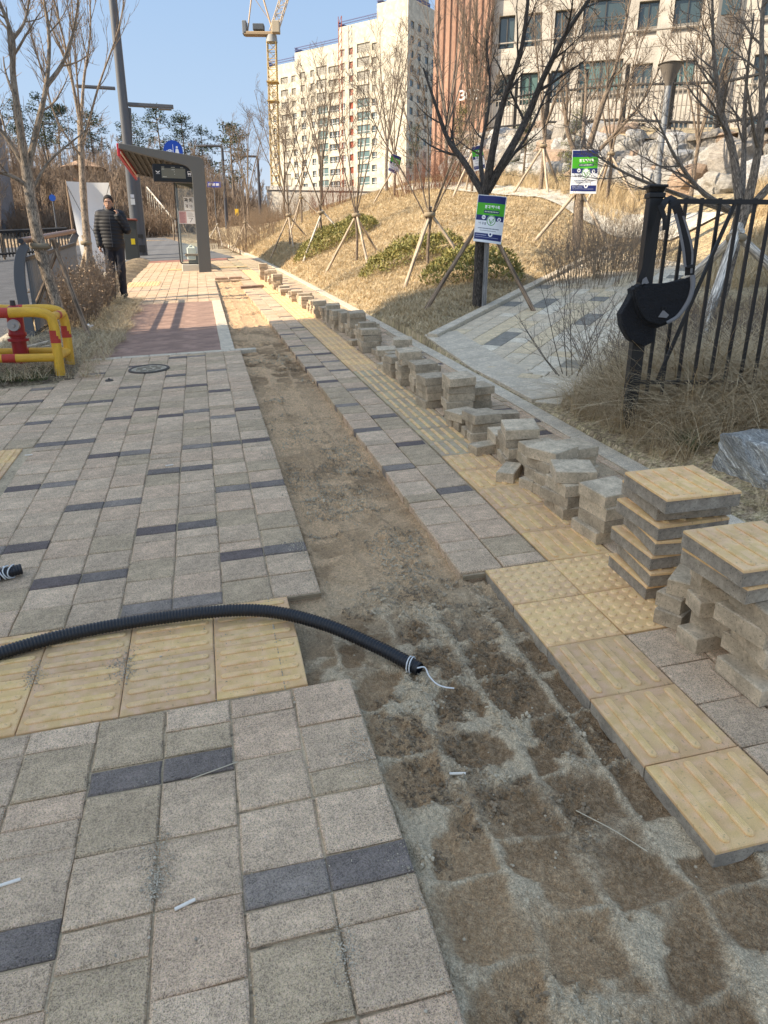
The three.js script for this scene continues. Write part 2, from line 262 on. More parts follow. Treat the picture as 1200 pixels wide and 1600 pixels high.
const dotPts = []; for (let i = 0; i < 6; i++) for (let j = 0; j < 6; j++) dotPts.push([-.125 + i * .05, -.125 + j * .05]);
const yMat = (m) => { const c = m.clone(); c.bumpMap = rep(knurl, 12); c.bumpScale = .0015; c.map = TX.stain; return c; };
const barMat = M.yellow.map(yMat);
function tactile(root, t, s, dots, turn, k, worn, detail) {
  const m = (worn ? M.yellowWorn : M.yellow)[k % (worn ? 2 : 3)], o = part(root, dots ? 'tactile_dot_tile' : 'tactile_line_tile', tilePlate[k % 3], dots ? m : worn ? M.yellowWorn[k % 2] : M.yellowPlate[k % 3]);
  o.position.set(t, rr(-.001, .001), -s); o.rotation.set(rr(-.003, .003), turn + rr(-.006, .006), rr(-.003, .003));
  const b = part(o, 'concrete_base', tileBase[k % 2], M.tileBase[k % 2]); b.position.y = -.0095;
  if (dots) dotPts.forEach(([x, z]) => { const q = part(o, 'raised_dot', dotGeo, m); q.position.set(x + rr(-.001, .001), 0, z + rr(-.001, .001)); });
  else if (detail) barXs.forEach((x) => { const q = part(o, 'raised_bar', barGeo, barMat[k % 3]); q.position.set(x, .0003, 0); });
  else part(o, 'raised_bars', barsAll, worn ? M.yellow[2] : M.yellow[k % 3]);
  return o;
}
for (let i = 0; i < 6; i++) for (let j = 0; j < 2; j++) tactile(leftPave, .18 - .151 - .302 * i, 1.942 + .151 + .302 * j, false, Math.PI / 2, i * 2 + j, false, true);
for (let j = 0; j < 4; j++) tactile(leftPave, -1.5, 3.9 + .151 + .302 * j, false, 0, j, false, true);
// ---- red rubber paving, its granite border, pavement beyond it
const redPave = struct('red_paving', null, null);
{
  const red = mat(.33, .212, .16, { map: TX.asphalt, bumpMap: TX.grainBump, bumpScale: .003, roughness: .95 });
  part(redPave, 'rubber_surface', sheet(4, 8, (u, v) => P3(lerp(-1.9, .1, u), lerp(8.49, 13.75, v), -.004), (u, v, q) => [q.x * 1.37, q.z * 1.37]), red);
  const B = [];
  for (let s = 8.5; s < 13.7; s += .5) B.push({ t: .18, s: s + .25, w: .15, l: .5, geo: pGeo(.156, .496, Math.floor(s * 2) % 4), mat: M.granite, y: 0 });
  for (let t = -1.9; t < .25; t += .3) B.push({ t: t + .15, s: 8.44, w: .3, l: .1, geo: pGeo(.296, .1, Math.floor(t * 3 + 9) % 4), mat: M.granite, y: 0 });
  lay(redPave, 'border_stone', B);
}
const farPave = struct('far_pavement');
{
  const L = [];
  for (let c = 0; c < 13; c++) { const t1 = .26 - .2 * c; fillColumn(L, t1 - .2, t1, 13.78, 26.5, [14.9 + (c * 3.7) % 9, 20 + (c * 2.3) % 5], { dark: [M.pavers[4]] }); }
  lay(farPave, 'paver', L);
  part(farPave, 'joint_sand', box(2.62, .02, 12.8, .26 - 1.3, -.022, -20.15), M.sandJoint);
  for (let i = 0; i < 4; i++) for (let j = 0; j < 3; j++) tactile(farPave, -1.75 + .302 * j, 17.6 + .302 * i, false, 0, i + j, false, false).position.y = .006;
  part(farPave, 'tactile_strip', sheet(1, 30, (u, v) => P3(lerp(-1.0, 1.3, v), lerp(22.4, 22.7, u), .007 + .004 * (Math.floor(v * 30) % 2)), null), M.yellow[0]);
}
// ---- right strip
const rightPave = struct('right_pavement');
const drift = (s) => -.0006 * s * s * sstep(3, 8, s);
{
  const L = [], near = [3.464, 4.355, 5.082, 6.018, 6.853, 7.33, 7.79, 8.9, 9.8, 11, 12.3, 14, 15.5], left = [3.921, 4.767, 5.5, 6.4, 7.1, 7.787, 8.4, 9.3, 10.6, 12, 13.5];
  fillColumn(L, .92, 1.12, 2.53, 15.6, left, { drift }); fillColumn(L, 1.12, 1.32, 2.53, 15.6, near, { drift });
  fillColumn(L, 1.335, 1.535, .3, 1.912, [1.86], { drift });
  fillColumn(L, 1.535, 1.735, .3, 1.912, [1.1], { drift });
  for (let c = 0; c < 4; c++) { const t0 = 1.64 + .19 * c; fillColumn(L, t0, t0 + .19, c ? .3 : 1.93, 29, [2.1 + c * .83, 3.5 + c * .71, 4.9 - c * .3, 6.1 + c * .45, 7.9 - c * .37, 9.6 + .3 * c], { drift }); }
  for (let c = 0; c < 4; c++) fillColumn(L, .3 + .25 * c, .55 + .25 * c, 18.1, 26.5, [20 + c, 22.2 + .7 * c], { drift, dark: [M.pavers[4]] });
  console.log('right pavers', lay(rightPave, 'paver', L));
  for (let j = 0; j < 3; j++) tactile(rightPave, 1.03 + .151, 1.012 + .151 + .302 * j, false, 0, j, false, true);
  for (let i = 0; i < 2; i++) for (let j = 0; j < 2; j++) tactile(rightPave, 1.03 + .151 + .302 * i, 1.918 + .151 + .302 * j, true, 0, i * 2 + j + 1, false, true);
  for (let j = 0; j < 62; j++) { const s = 2.522 + .151 + .302 * j; tactile(rightPave, 1.332 + .151 + drift(s), s, false, drift(s) ? Math.atan(.0012 * s) : 0, j, j > 4 && j < 14, j < 9); }
  const jg = []; for (let k = 0; k < 26; k++) { const s = 2.53 + k, e = s + 1, a = k < 13 ? .93 : 1.34; jg.push(box(2.4 - a, .02, e - s + .02, (2.4 + a) / 2 + drift(s + .5), -.024 - (k % 2) * .001, -(s + e) / 2)); }
  jg.push(box(1.06, .02, 2.25, 1.345 + .53, -.0255, -1.4)); part(rightPave, 'joint_sand', merge(jg), M.sandJoint);
  const K = []; for (let s = .2; s < 42; s += .98) K.push({ t: kerbT(s + .49) - .065, s: s + .49, w: .12, l: .98, a: Math.atan(.0012 * s), geo: pGeo(.13, .976, Math.floor(s) % 4, .12), mat: M.granite, y: .012 });
  lay(rightPave, 'kerb_stone', K);
}
console.log('pavements');
// ---- bedding sand where the pavers were lifted
function sandInfo(t, s) {
  const wob = (fbm(t * 4, s * 4, 3) - .5) * .07, wt = t + wob, ws = s + (fbm(t * 4 + 40, s * 4 + 9, 3) - .5) * .07;
  const ct = (wt - .325) / .203, col = Math.floor(ct), ft = ct - col, cs = ws / .22 + hash(col, 3) * 7, row = Math.floor(cs), fs = cs - row, cell = hash(col + 31, row + 7);
  const dt = Math.min(ft, 1 - ft) * .203, ds = Math.min(fs, 1 - fs) * .22, n = fbm(t * 9, s * 9, 4), n2 = fbm(t * 2.3 + 7, s * 2.3, 3), n3 = fbm(t * 5.5 + 70, s * 5.5 + 20, 4), clod = fbm(t * 30, s * 30, 3), fine = fbm(t * 110, s * 110, 2);
  const d = Math.min(dt, ds + .006) + (fine - .5) * .02 + (clod - .5) * .018, here = .45 + .55 * sstep(.33, .48, n3), ridge = (1 - sstep(.005, .018 + .06 * sstep(.38, .66, n), d)) * here;
  let k = ridge * (.75 + .6 * (fine - .3)) + .8 * sstep(.53, .63, n * .5 + n3 * .5 + (clod - .5) * .2) + .14 * sstep(.4, .7, fine);
  const dry = sstep(1.9, 2.7, s) * (1 - sstep(6.0, 7.4, s)) + sstep(8.2, 9.2, s);  // middle stretch is dry; farther on, sunlit paleness is put into the sand colour
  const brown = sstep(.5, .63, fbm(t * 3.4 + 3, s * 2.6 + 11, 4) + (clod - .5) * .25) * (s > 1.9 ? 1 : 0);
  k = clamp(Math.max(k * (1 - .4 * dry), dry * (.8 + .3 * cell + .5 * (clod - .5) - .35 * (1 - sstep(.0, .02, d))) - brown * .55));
  const bowl = sstep(.0, .04, d);
  let h = -.047 + .008 * ridge * (1 - dry * .6) - .012 * bowl * (.3 + .7 * cell) + (n - .5) * .018 + (n2 - .5) * .02;
  const rough = sstep(.46, .58, fbm(t * 4 + 20, s * 4 + 2, 3)); h += rough * (clod - .45) * .034 + (clod - .5) * .016 + (fine - .5) * .006;
  return [h, k, rough * clod, n2, fine];
}
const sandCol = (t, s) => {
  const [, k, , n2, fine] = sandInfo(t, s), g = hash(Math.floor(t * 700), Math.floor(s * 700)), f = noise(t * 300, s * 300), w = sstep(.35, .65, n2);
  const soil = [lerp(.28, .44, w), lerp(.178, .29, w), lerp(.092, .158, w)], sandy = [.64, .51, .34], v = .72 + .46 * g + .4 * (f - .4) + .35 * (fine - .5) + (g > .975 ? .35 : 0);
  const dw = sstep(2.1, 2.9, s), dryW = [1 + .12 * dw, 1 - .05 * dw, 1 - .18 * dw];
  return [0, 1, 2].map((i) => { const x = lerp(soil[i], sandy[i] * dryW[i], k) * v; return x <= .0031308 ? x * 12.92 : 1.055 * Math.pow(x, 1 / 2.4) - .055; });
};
const bed = struct('sand_bed');
{
  const mapA = tex(1024, 2048, (x, y) => sandCol(lerp(.14, 1.9, x / 1023), lerp(-.2, 3.45, y / 2047)));
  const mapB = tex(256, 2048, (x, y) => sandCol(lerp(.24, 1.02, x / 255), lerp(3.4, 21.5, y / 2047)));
  for (const m of [mapA, mapB]) m.wrapS = m.wrapT = THREE.ClampToEdgeWrapping;
  const gb = TX.grainBump.clone(); gb.channel = 1; gb.repeat.set(1, 1); gb.needsUpdate = true;
  const mA = new THREE.MeshStandardMaterial({ map: mapA, bumpMap: gb, bumpScale: .012, roughness: 1 }), mB = new THREE.MeshStandardMaterial({ map: mapB, bumpMap: gb, bumpScale: .012, roughness: 1 });
  const mk = (name, t0, t1, s0, s1, nt, ns, m, T0, T1, S0, S1) => {
    const g = sheet(nt, ns, (u, v) => { const t = lerp(t0, t1, u), s = lerp(s0, s1, v); let h = sandInfo(t, s)[0]; const e = Math.min(Math.abs(t - .33), Math.abs(t - .92 - (s < 2.5 ? .11 : 0) - drift(s))); h += .012 * Math.exp(-e * 45) * fbm(s * 12, t * 4, 2); return P3(t + (s > 3.4 ? drift(s) * .5 : 0), s, h); }, (u, v) => [(lerp(t0, t1, u) - T0) / (T1 - T0), (lerp(s0, s1, v) - S0) / (S1 - S0)]);
    const n = g.attributes.position.count, w = new Float32Array(n * 2); for (let i = 0; i < n; i++) { w[i * 2] = g.attributes.position.getX(i) * 1.7; w[i * 2 + 1] = g.attributes.position.getZ(i) * 1.7; } g.setAttribute('uv1', new THREE.BufferAttribute(w, 2));
    part(bed, name, g, m);
  };
  mk('loose_soil', .14, 1.1, -.2, 3.42, 130, 480, mA, .14, 1.9, -.2, 3.45);
  mk('soil_corner', 1.1, 1.9, -.2, 1.1, 90, 150, mA, .14, 1.9, -.2, 3.45);
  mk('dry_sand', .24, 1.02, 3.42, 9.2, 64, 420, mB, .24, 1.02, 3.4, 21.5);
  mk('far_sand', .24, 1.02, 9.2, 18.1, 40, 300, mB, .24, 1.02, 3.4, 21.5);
  const st = new GB();                                     // pebbles and crumbs in the bed
  const pebble = new THREE.IcosahedronGeometry(1, 0), gs = [];
  for (let i = 0; i < 420; i++) { const s = .3 + 5.5 * rnd() ** 2, t = rr(.36, s < 1 ? 1.6 : 1.0), r = rr(.0015, .005); gs.push(pebble.clone().scale(r, r * .7, r).rotateY(rr(0, 6)).translate(t, sandInfo(t, s)[0] + r * .3, -s)); }
  const clodG = [0, 1, 2].map((k) => { const g = new THREE.IcosahedronGeometry(1, 1), p = g.attributes.position; for (let i = 0; i < p.count; i++) { const q = .7 + .55 * hash(Math.round(p.getX(i) * 50) + k * 7, Math.round(p.getY(i) * 50) + Math.round(p.getZ(i) * 91)); p.setXYZ(i, p.getX(i) * q, p.getY(i) * q * .75, p.getZ(i) * q); } g.computeVertexNormals(); return g; });
  const clods = new THREE.InstancedMesh(mergeGeometries(clodG.map((g, i) => g.clone().scale(.6, .6, .6).translate(i - 1, 0, (i % 2) * .7))), mat(1, 1, 1, { roughness: 1 }), 11000), dd = new THREE.Object3D(), cc = new THREE.Color();
  for (let i = 0; i < 11000; i++) { let t = 0, s = 0; for (let q = 0; q < 12; q++) { s = .3 + 8 * rnd() ** 1.7; t = rr(.35, s < 1 ? 1.7 : s < 2.5 ? 1.02 : .91); if (sandInfo(t, s)[2] > .2 + .25 * rnd()) break; } const I = sandInfo(t, s), r = rr(.0014, .0055) * (rnd() < .08 ? 2.2 : 1); dd.position.set(t + drift(s) * .5, I[0] + r * .2, -s); dd.rotation.set(rr(0, 6), rr(0, 6), rr(0, 6)); dd.scale.set(r, r, r); dd.updateMatrix(); clods.setMatrixAt(i, dd.matrix); const v = rr(.75, 1.25), k = I[1]; clods.setColorAt(i, cc.setRGB(lerp(.2, .5, k) * v, lerp(.145, .42, k) * v, lerp(.09, .3, k) * v)); }
  clods.name = 'soil_clods'; clods.userData.kind = 'stuff'; bed.add(clods);
  const peb = part(bed, 'pebbles', merge(gs), mat(.5, .41, .29)); peb.userData.kind = 'stuff';
}
{ // grit and sand grains lying on the paving, thickest along joints and the trench edge
  const g = new THREE.IcosahedronGeometry(1, 0), N = 9000, m = new THREE.InstancedMesh(g, mat(1, 1, 1, { roughness: 1 }), N), d = new THREE.Object3D(), c = new THREE.Color();
  for (let i = 0; i < N; i++) { let s = .35 + 6 * rnd() ** 1.8; let t; if (rnd() < .22) t = .318 - Math.abs(rr(0, .1) * rr(0, 1)); else if (rnd() < .5) t = .32 - .2 * Math.floor(rnd() * 11) + rr(-.008, .008); else t = rr(-1.9, .31); if (rnd() < .12) t = rr(1.35, 1.6); if (rnd() < .3) { const [a, b, q] = pick([[-.28, 1.36, .035], [-.28, 1.28, .02], [-.424, 2.24, .05], [-.44, 2.2, .04], [-.73, 2.24, .03], [.12, 1.0, .03], [.28, 3.0, .05], [.27, 1.6, .04], [.28, 4.4, .06]]), an = rr(0, 6.3), ra = q * Math.sqrt(-2 * Math.log(1 - rnd() * .99)); t = a + Math.cos(an) * ra * .6; s = b + Math.sin(an) * ra * 1.3; } if (t > .315 && t < .4) t = .3; if (t > .17 && s > 1.93 && s < 2.56) t = .1; const r = rr(.0007, .0022) * (rnd() < .04 ? 2 : 1); d.position.set(t, .001 + r * .4, -s); d.rotation.set(rr(0, 6), rr(0, 6), 0); d.scale.set(r * 1.2, r * .8, r); d.updateMatrix(); m.setMatrixAt(i, d.matrix); const v = rr(.55, 1.2); m.setColorAt(i, c.setRGB(.52 * v, .45 * v, .34 * v)); }
  m.name = 'sand_grit'; m.quaternion.copy(qG); m.userData = { kind: 'stuff', label: 'sand grains and grit scattered over the near paving', category: 'grit' }; scene.add(m);
}
console.log('sand');
// ---- lifted blocks, stacked
const blkGeo = [0, 1, 2, 3].map((v) => paverGeo(.2, .2, .06, 100 + v, .0035, .0012).translate(0, .06, 0)), blkHalf = [0, 1, 2, 3].map((v) => paverGeo(.2, .1, .06, 110 + v, .0035, .0012).translate(0, .06, 0));
function placeOn(o, t, s, y, turn, tilt = 0) { o.position.copy(G(t, s, y)); o.quaternion.copy(qG).multiply(new THREE.Quaternion().setFromEuler(new THREE.Euler(tilt, turn, tilt * .6, 'YXZ'))); return o; }
const countWord = ['lowest', 'second', 'third', 'fourth', 'fifth', 'sixth', 'seventh', 'eighth'];
const level = (i, n) => (i === n - 1 ? 'topmost block' : i === 0 ? 'lowest block' : countWord[i] + ' block up');
function blockAt(t, s, y, turn, half, label, dark, tilt = 0) {
  const o = solo('paving_block', label, 'paving block', pick(half ? blkHalf : blkGeo), dark ? M.blockDark : pick(M.block), null, 'lifted paving blocks stacked along the pavement');
  return placeOn(o, t, s, y, turn, tilt);
}
const STACKS = [[1.70, 2.70, 4, .35, 0], [1.68, 3.0, 4, .1, 0], [1.72, 3.32, 4, .5, 0], [1.73, 3.78, 4, -.25, 0], [1.71, 4.32, 3, -.2, 0], [1.69, 4.6, 2, .1, 0], [1.75, 4.93, 5, -.15, 0], [1.66, 5.25, 4, .2, 0], [1.69, 6.05, 5, -.1, 0], [1.68, 6.45, 3, .3, 0], [1.76, 7.2, 2, -.4, 0], [1.7, 7.75, 4, .1, 0], [1.78, 8.75, 5, -.1, 0], [1.68, 9.5, 4, .2, 0], [1.63, 10.7, 4, -.2, 0], [1.6, 11.9, 3, .1, 0], [1.56, 12.9, 3, -.3, 0], [1.48, 14.0, 2, .2, 0], [1.45, 15.15, 5, 0, 0], [1.4, 17.7, 6, .1, 0]];
STACKS.forEach(([t, s, n, a, dk], i) => {
  const where = i < 10 ? 'in the ' + ORD[i] + ' stack beyond the yellow slabs' : i > 12 ? 'in the ' + (i === 19 ? 'farthest' : ORD[19 - i] + ' farthest') + ' stack, in the sun' : 'in the ' + ORD[i] + ' stack beyond the yellow slabs';
  for (let k = 0; k < n; k++) {
    const half = rnd() < .4, x = t + rr(-.014, .014), z = s + rr(-.012, .012), q = a * .45 + rr(-.07, .07) + (rnd() < (i < 6 ? .4 : .12) ? rr(-.35, .35) : 0);
    blockAt(x, half && k < n - 1 ? z - .051 : z, k * .0605 + .001, q, half && k < n - 1, 'grey concrete ' + level(k, n) + ' ' + where, dk && k === n - 1, k === n - 1 ? rr(-.05, .05) : rr(-.012, .012));
    if (half && k < n - 1) blockAt(x + rr(-.01, .01) - .09 * q, z + .053, k * .0605 + .001, q + rr(-.03, .03), true, 'half block behind the ' + level(k, n) + ' ' + where, false);
  }
  if (i < 18 && i % 2 === 0) { const m = 2 + (i % 4 ? 1 : 0); for (let k = 0; k < m; k++) blockAt(t + .21 + rr(-.02, .02), s + .17 + rr(-.03, .03), k * .0605 + .001, a * .5 + rr(-.15, .15), k === m - 1 && i % 4 === 0, 'grey ' + level(k, m) + ' of the low pile leaning right of the ' + ORD[i] + ' grey stack', false); }
});
STACKS.forEach(([t, s, n], i) => {                        // rear row that closes the gaps between the stacks
  if (i >= 19) return; const gap = STACKS[i + 1][1] - s; if (gap < .4) return; const c = Math.min(3, Math.floor(gap / .3)), where = i < 13 ? 'after the ' + ORD[i] + ' stack beyond the yellow slabs' : 'before the ' + (i === 18 ? 'farthest' : ORD[18 - i] + ' farthest') + ' stack';
  for (let q = 1; q <= c; q++) { const m = Math.max(1, Math.min(n, STACKS[i + 1][2]) - (q % 2)), f = q / (c + 1); for (let k = 0; k < m; k++) blockAt(lerp(t, STACKS[i + 1][0], f) + .05 + rr(-.015, .015), s + gap * f + rr(-.012, .012), k * .0605 + .001, rr(-.12, .12), rnd() < .5 && k === m - 1, 'grey ' + level(k, m) + (c > 1 ? ' of gap pile ' + ['one', 'two', 'three'][q - 1] : ' of the gap pile') + ' ' + where, false); }
});
// loose single blocks between the stacks
[[1.58, 3.55, .9], [1.62, 4.02, .2], [1.66, 6.75, .5], [1.83, 7.45, -.3], [1.66, 8.2, .3]].forEach(([t, s, a], i) => blockAt(t, s, .001, a, true, 'single small grey block lying alone, ' + ORD[i] + ' such beyond the yellow slabs', false));
// pile of yellow tactile slabs, and the pile nearest the viewer
const slabPlate = uvScale(plain(paverGeo(.3, .3, .011, 60, .003, .002)), 2.1, .2).translate(0, .06, 0), slabBase = paverGeo(.299, .299, .0495, 61, .002, .003).translate(0, .0495, 0);
function slab(t, s, y, turn, label, k, dots) {
  const o = thing('tactile_slab', label, 'tactile slab', null, 'lifted yellow tactile slabs'); placeOn(o, t, s, y, turn, rr(-.006, .006));
  part(o, 'concrete_base', slabBase, M.tileBase[k % 2]); part(o, 'yellow_face', slabPlate, M.yellow[k % 3]);
  if (dots) dotPts.forEach(([x, z]) => part(o, 'raised_dot', dotGeo, M.yellow[k % 3]).position.set(x, .06, z)); else barXs.forEach((x) => part(o, 'raised_bar', barGeo, barMat[k % 3]).position.set(x, .0603, 0));
}
for (let k = 0; k < 7; k++) slab(1.70 + [-.01, .0, -.012, .012, -.008, .014, -.02][k], 2.23 + [.012, -.016, .012, -.018, .0, .02, -.05][k], k * .0655 + .006, -.06 + [.02, -.06, .04, -.1, .05, -.04, .02][k], 'yellow-topped tactile slab, ' + (k === 6 ? 'topmost' : k ? ORD[k] + ' from the ground' : 'lowest') + ' of the seven in the farther slab pile', k);
[[1.585, 1.965, 0, .55], [1.60, 1.97, 1, .4], [1.615, 1.975, 2, .7]].forEach(([t, s, k, a]) => blockAt(t, s, k * .0605 + .002, a, true, 'small grey block wedged before the farther slab pile, ' + countWord[k] + ' of three', false));
for (let k = 0; k < 5; k++) {
  blockAt(1.60 + [.0, .05, .03, .0, .02][k], 1.57 + [-.03, .02, -.03, .02, -.01][k], k * .0605 + .001, [.02, .1, -.2, .12, -.1][k], false, 'rough grey ' + level(k, 5) + ' at the near end of the nearest pile', false);
  blockAt(1.61 + [-.02, .05, .01, .04, .0][k], 1.77 + [.02, .0, .03, .01, .02][k], k * .0605 + .001, [.05, .3, -.2, .1, -.3][k], k % 2 === 0, 'rough grey ' + level(k, 5) + ' at the far end of the nearest pile', false);
  blockAt(1.82 + rr(-.02, .02), 1.66 + rr(-.02, .02), k * .0605 + .001, rr(-.1, .1), false, 'rough grey ' + level(k, 5) + ' at the right of the nearest pile', false);
}
slab(1.62, 1.70, .3085, .05, 'yellow tactile slab under the top slab of the nearest pile', 1); slab(1.60, 1.685, .3745, -.02, 'yellow tactile slab on top of the nearest pile, largest in view', 2);
for (let k = 0; k < 3; k++) blockAt(1.86 + rr(-.02, .02), 1.36, k * .0605 + .001, rr(-.2, .2), false, 'grey ' + level(k, 3) + ' of the cut-off stack at the right edge', false);
console.log('stacks');
// ---- corrugated pipes with string
const black = mat(.012, .013, .017, { roughness: .38 }), stringM = mat(.75, .75, .73);
function corrugated(parent, pts, r, len) {
  const c = new THREE.CatmullRomCurve3(pts), n = Math.round(c.getLength() / .0026), P = c.getSpacedPoints(n), rad = P.map((_, i) => r * (1 - .15 * (.5 + .5 * Math.sin(i / 2.3 * 3.1416)) ** .7));
  const g = new GB(); g.tube(P, rad, 18, false); const cg = g.geo(); cg.computeVertexNormals(); part(parent, 'corrugated_wall', cg, black);
  const g2 = new GB(); g2.tube(P.slice(-18), rad.slice(-18).map((x) => x * .8), 16, false); part(parent, 'inner_wall', g2.geo(), black);
  return c;
}
{
  const o = thing('corrugated_pipe', 'long black corrugated pipe arching over the yellow tiles into the trench', 'pipe', V(0, 0, 0)); o.quaternion.copy(qG);
  const h = (t, s, y) => P3(t, s, y);
  corrugated(o, [h(-2.7, 1.4, .027), h(-2.3, 1.66, .027), h(-1.8, 1.97, .027), h(-1.4, 2.18, .027), h(-1.1, 2.29, .027), h(-.858, 2.385, .028), h(-.654, 2.44, .03), h(-.313, 2.452, .036), h(.044, 2.39, .045), h(.269, 2.255, .03), h(.465, 2.07, -.005), h(.565, 1.945, -.022)], .0255);
  const s = new GB(); s.tube(smooth([h(.55, 1.925, .0), h(.578, 1.93, -.006), h(.585, 1.9, -.022), h(.6, 1.86, -.03), h(.62, 1.84, -.032), h(.648, 1.822, -.03)], 24), new Array(25).fill(.0028), 6); for (let i = 0; i < 2; i++) s.tube(smooth(Array.from({ length: 12 }, (_, k) => { const a = k / 11 * 6.6, c = h(.545 - i * .008, 1.97 + i * .006, -.017), e1 = V(.64, 0, -.77), e2 = V(0, 1, 0); return c.addScaledVector(e1, -.028 * Math.cos(a)).addScaledVector(e2, .028 * Math.sin(a)); }), 24), new Array(25).fill(.0026), 5);
  part(o, 'string', s.geo(), stringM);
}
{
  const o = thing('corrugated_pipe', 'short end of a black pipe tied with white string at the left edge', 'pipe', V(0, 0, 0)); o.quaternion.copy(qG);
  corrugated(o, [P3(-2.6, 2.5, .027), P3(-2.1, 2.74, .027), P3(-1.7, 2.88, .027), P3(-1.35, 2.97, .027), P3(-1.1, 3.02, .027), P3(-.93, 3.07, .03)], .0255);
  const s = new GB(); for (let i = 0; i < 4; i++) s.tube(smooth(Array.from({ length: 12 }, (_, k) => { const a = k / 11 * 6.3 + i, b = -.97 - i * .017 + .01 * Math.sin(a * 1.5 + i); return P3(b, 3.058 - i * .004 + .0285 * Math.cos(a), .03 + .0285 * Math.sin(a)); }), 24), new Array(25).fill(.003), 5);
  part(o, 'string', s.geo(), stringM);
}
// ---- litter
const paper = mat(.86, .8, .7), filt = mat(.55, .4, .25);
[['lying on the near grey paver left of the two dark pavers', -.21, 1.204, .012, .3], ['at the left edge on the near pavers', -.615, 1.372, .012, .15], ['lying on the bare soil of the trench', .536, 1.468, -.044, -.25], ['far down on the grey pavers by the middle column', -.347, 4.393, .008, .2], ['beside the yellow tiles at the far left', -1.272, 4.915, .008, .0]].forEach(([w, t, s, y, a]) => {
  const o = thing('cigarette_butt', 'white cigarette butt ' + w, 'cigarette butt', null, 'cigarette butts on the ground'); placeOn(o, t, s, y > 0 ? .0045 : y, a);
  part(o, 'paper', new THREE.CylinderGeometry(.004, .0042, .032, 8).rotateZ(Math.PI / 2).translate(-.008, 0, 0), paper); part(o, 'filter_tip', new THREE.CylinderGeometry(.0041, .004, .015, 8).rotateZ(Math.PI / 2).translate(.0158, 0, 0), paper);
});
{ const g = new GB(); g.tube(smooth([P3(-.2, 1.6, .004), P3(-.14, 1.612, .006), P3(-.07, 1.632, .004)], 10), new Array(11).fill(.0016), 5); const m = solo('dry_stalk', 'thin pale dry stalk beside the dark pavers near the tactile tiles', 'stalk', g.geo(), mat(.6, .52, .38)); m.quaternion.copy(qG); }
{ const g = new GB(); g.tube(smooth([P3(.79, 1.25, -.035), P3(.85, 1.16, -.03), P3(.9, 1.09, -.04)], 10), new Array(11).fill(.0014), 5); const m = solo('dry_stalk', 'thin pale dry stalk lying on the trench soil', 'stalk', g.geo(), mat(.6, .52, .38)); m.quaternion.copy(qG); }
{
  const o = thing('manhole_cover', 'small round iron cover set in the pavers near the red paving', 'cover', null); placeOn(o, -.652, 7.6, .004, .3);
  const iron = mat(.11, .095, .08, { roughness: .75, metalness: .2 }); part(o, 'rim', new THREE.TorusGeometry(.19, .016, 8, 40).rotateX(Math.PI / 2), iron); part(o, 'plate', new THREE.CylinderGeometry(.185, .185, .012, 36), mat(.44, .37, .27, { map: TX.rough }));
  const q = []; for (let i = 0; i < 8; i++) { const a = i * .785; q.push(box(.06, .008, .03, .1 * Math.cos(a), .009, .1 * Math.sin(a))); } q.push(box(.05, .008, .05, 0, .009, 0)); part(o, 'raised_pattern', merge(q), mat(.3, .25, .18));
  const d = thing('drain_cap', 'tiny dark round cap flush with the pavers left of the cover', 'cap', null); placeOn(d, -1.0, 7.2, .003, 0); part(d, 'cap_disc', new THREE.CylinderGeometry(.035, .04, .01, 20), iron); part(d, 'cap_knob', new THREE.CylinderGeometry(.008, .008, .02, 8).translate(0, .01, 0), iron);
}

// ------------------------------------------------------------------ ground, road, slope
const uvM = (k) => (u, v, q) => [q.x * k, q.z * k];
struct('path_bedding', merge([sheet(2, 2, (u, v) => P3(lerp(-.8, 2.2, u), lerp(18.05, 29, v), -.03), uvM(1)), sheet(2, 2, (u, v) => P3(lerp(.85, 1.5, u), lerp(15.3, 18.05, v), -.028), uvM(1))]), M.sandJoint);
struct('ground', sheet(20, 20, (u, v) => P3(lerp(-160, 120, u), lerp(-60, 62, v), -.2), uvM(.4)), mat(.3, .25, .17, { map: TX.straw }));
struct('road', sheet(4, 60, (u, v) => P3(lerp(-13, -2.62, u), lerp(-40, 62, v), -.11), uvM(.7)), mat(.075, .077, .082, { map: TX.asphalt, bumpMap: TX.grainBump, bumpScale: .004 }));
struct('side_lane', sheet(10, 10, (u, v) => { const s = lerp(27.5, 58, v); return P3(lerp(-2.6 - (s - 27) * .05, 1.25 - (s - 27) * .12, u), s, .012); }, uvM(.7)), mat(.13, .13, .13, { map: TX.asphalt }));
struct('brick_crossing', sheet(4, 2, (u, v) => P3(lerp(-2.5, .9, u), lerp(26.5, 27.55, v), .006), uvM(1)), mat(.33, .15, .11, { map: TX.asphalt }));
const strawM = mat(.5, .39, .23, { map: TX.straw, bumpMap: TX.roughBump, bumpScale: .03, roughness: 1 });
const slope = struct('grass_slope', sheet(190, 260, (u, v) => { const s = lerp(-3, 62, v ** 1.35), t = kerbT(s) + .001 + 38 * u ** 1.9; return P3(t, s, hillH(t, s) + .004 * (u > 0 ? 1 : 0)); }, uvM(.8)), strawM);
const strip = struct('planting_strip', sheet(30, 160, (u, v) => { const s = lerp(7.22, 28, v), t = lerp(-2.6, -1.36 + .12 * (fbm(s * 2.2, 3, 3) - .5) - .35 * sstep(14.6, 16, s), u); return P3(t, s, -.03 * (1 - sstep(0, .012, v)) - .012 + .1 * sstep(0, .02, v) * Math.sin(Math.PI * u) * (.5 + fbm(t * 3, s * 3, 3)) + .02 * fbm(t * 12, s * 12, 2)); }, uvM(.8)), mat(.24, .185, .115, { map: TX.straw, bumpMap: TX.roughBump, bumpScale: .03 }));
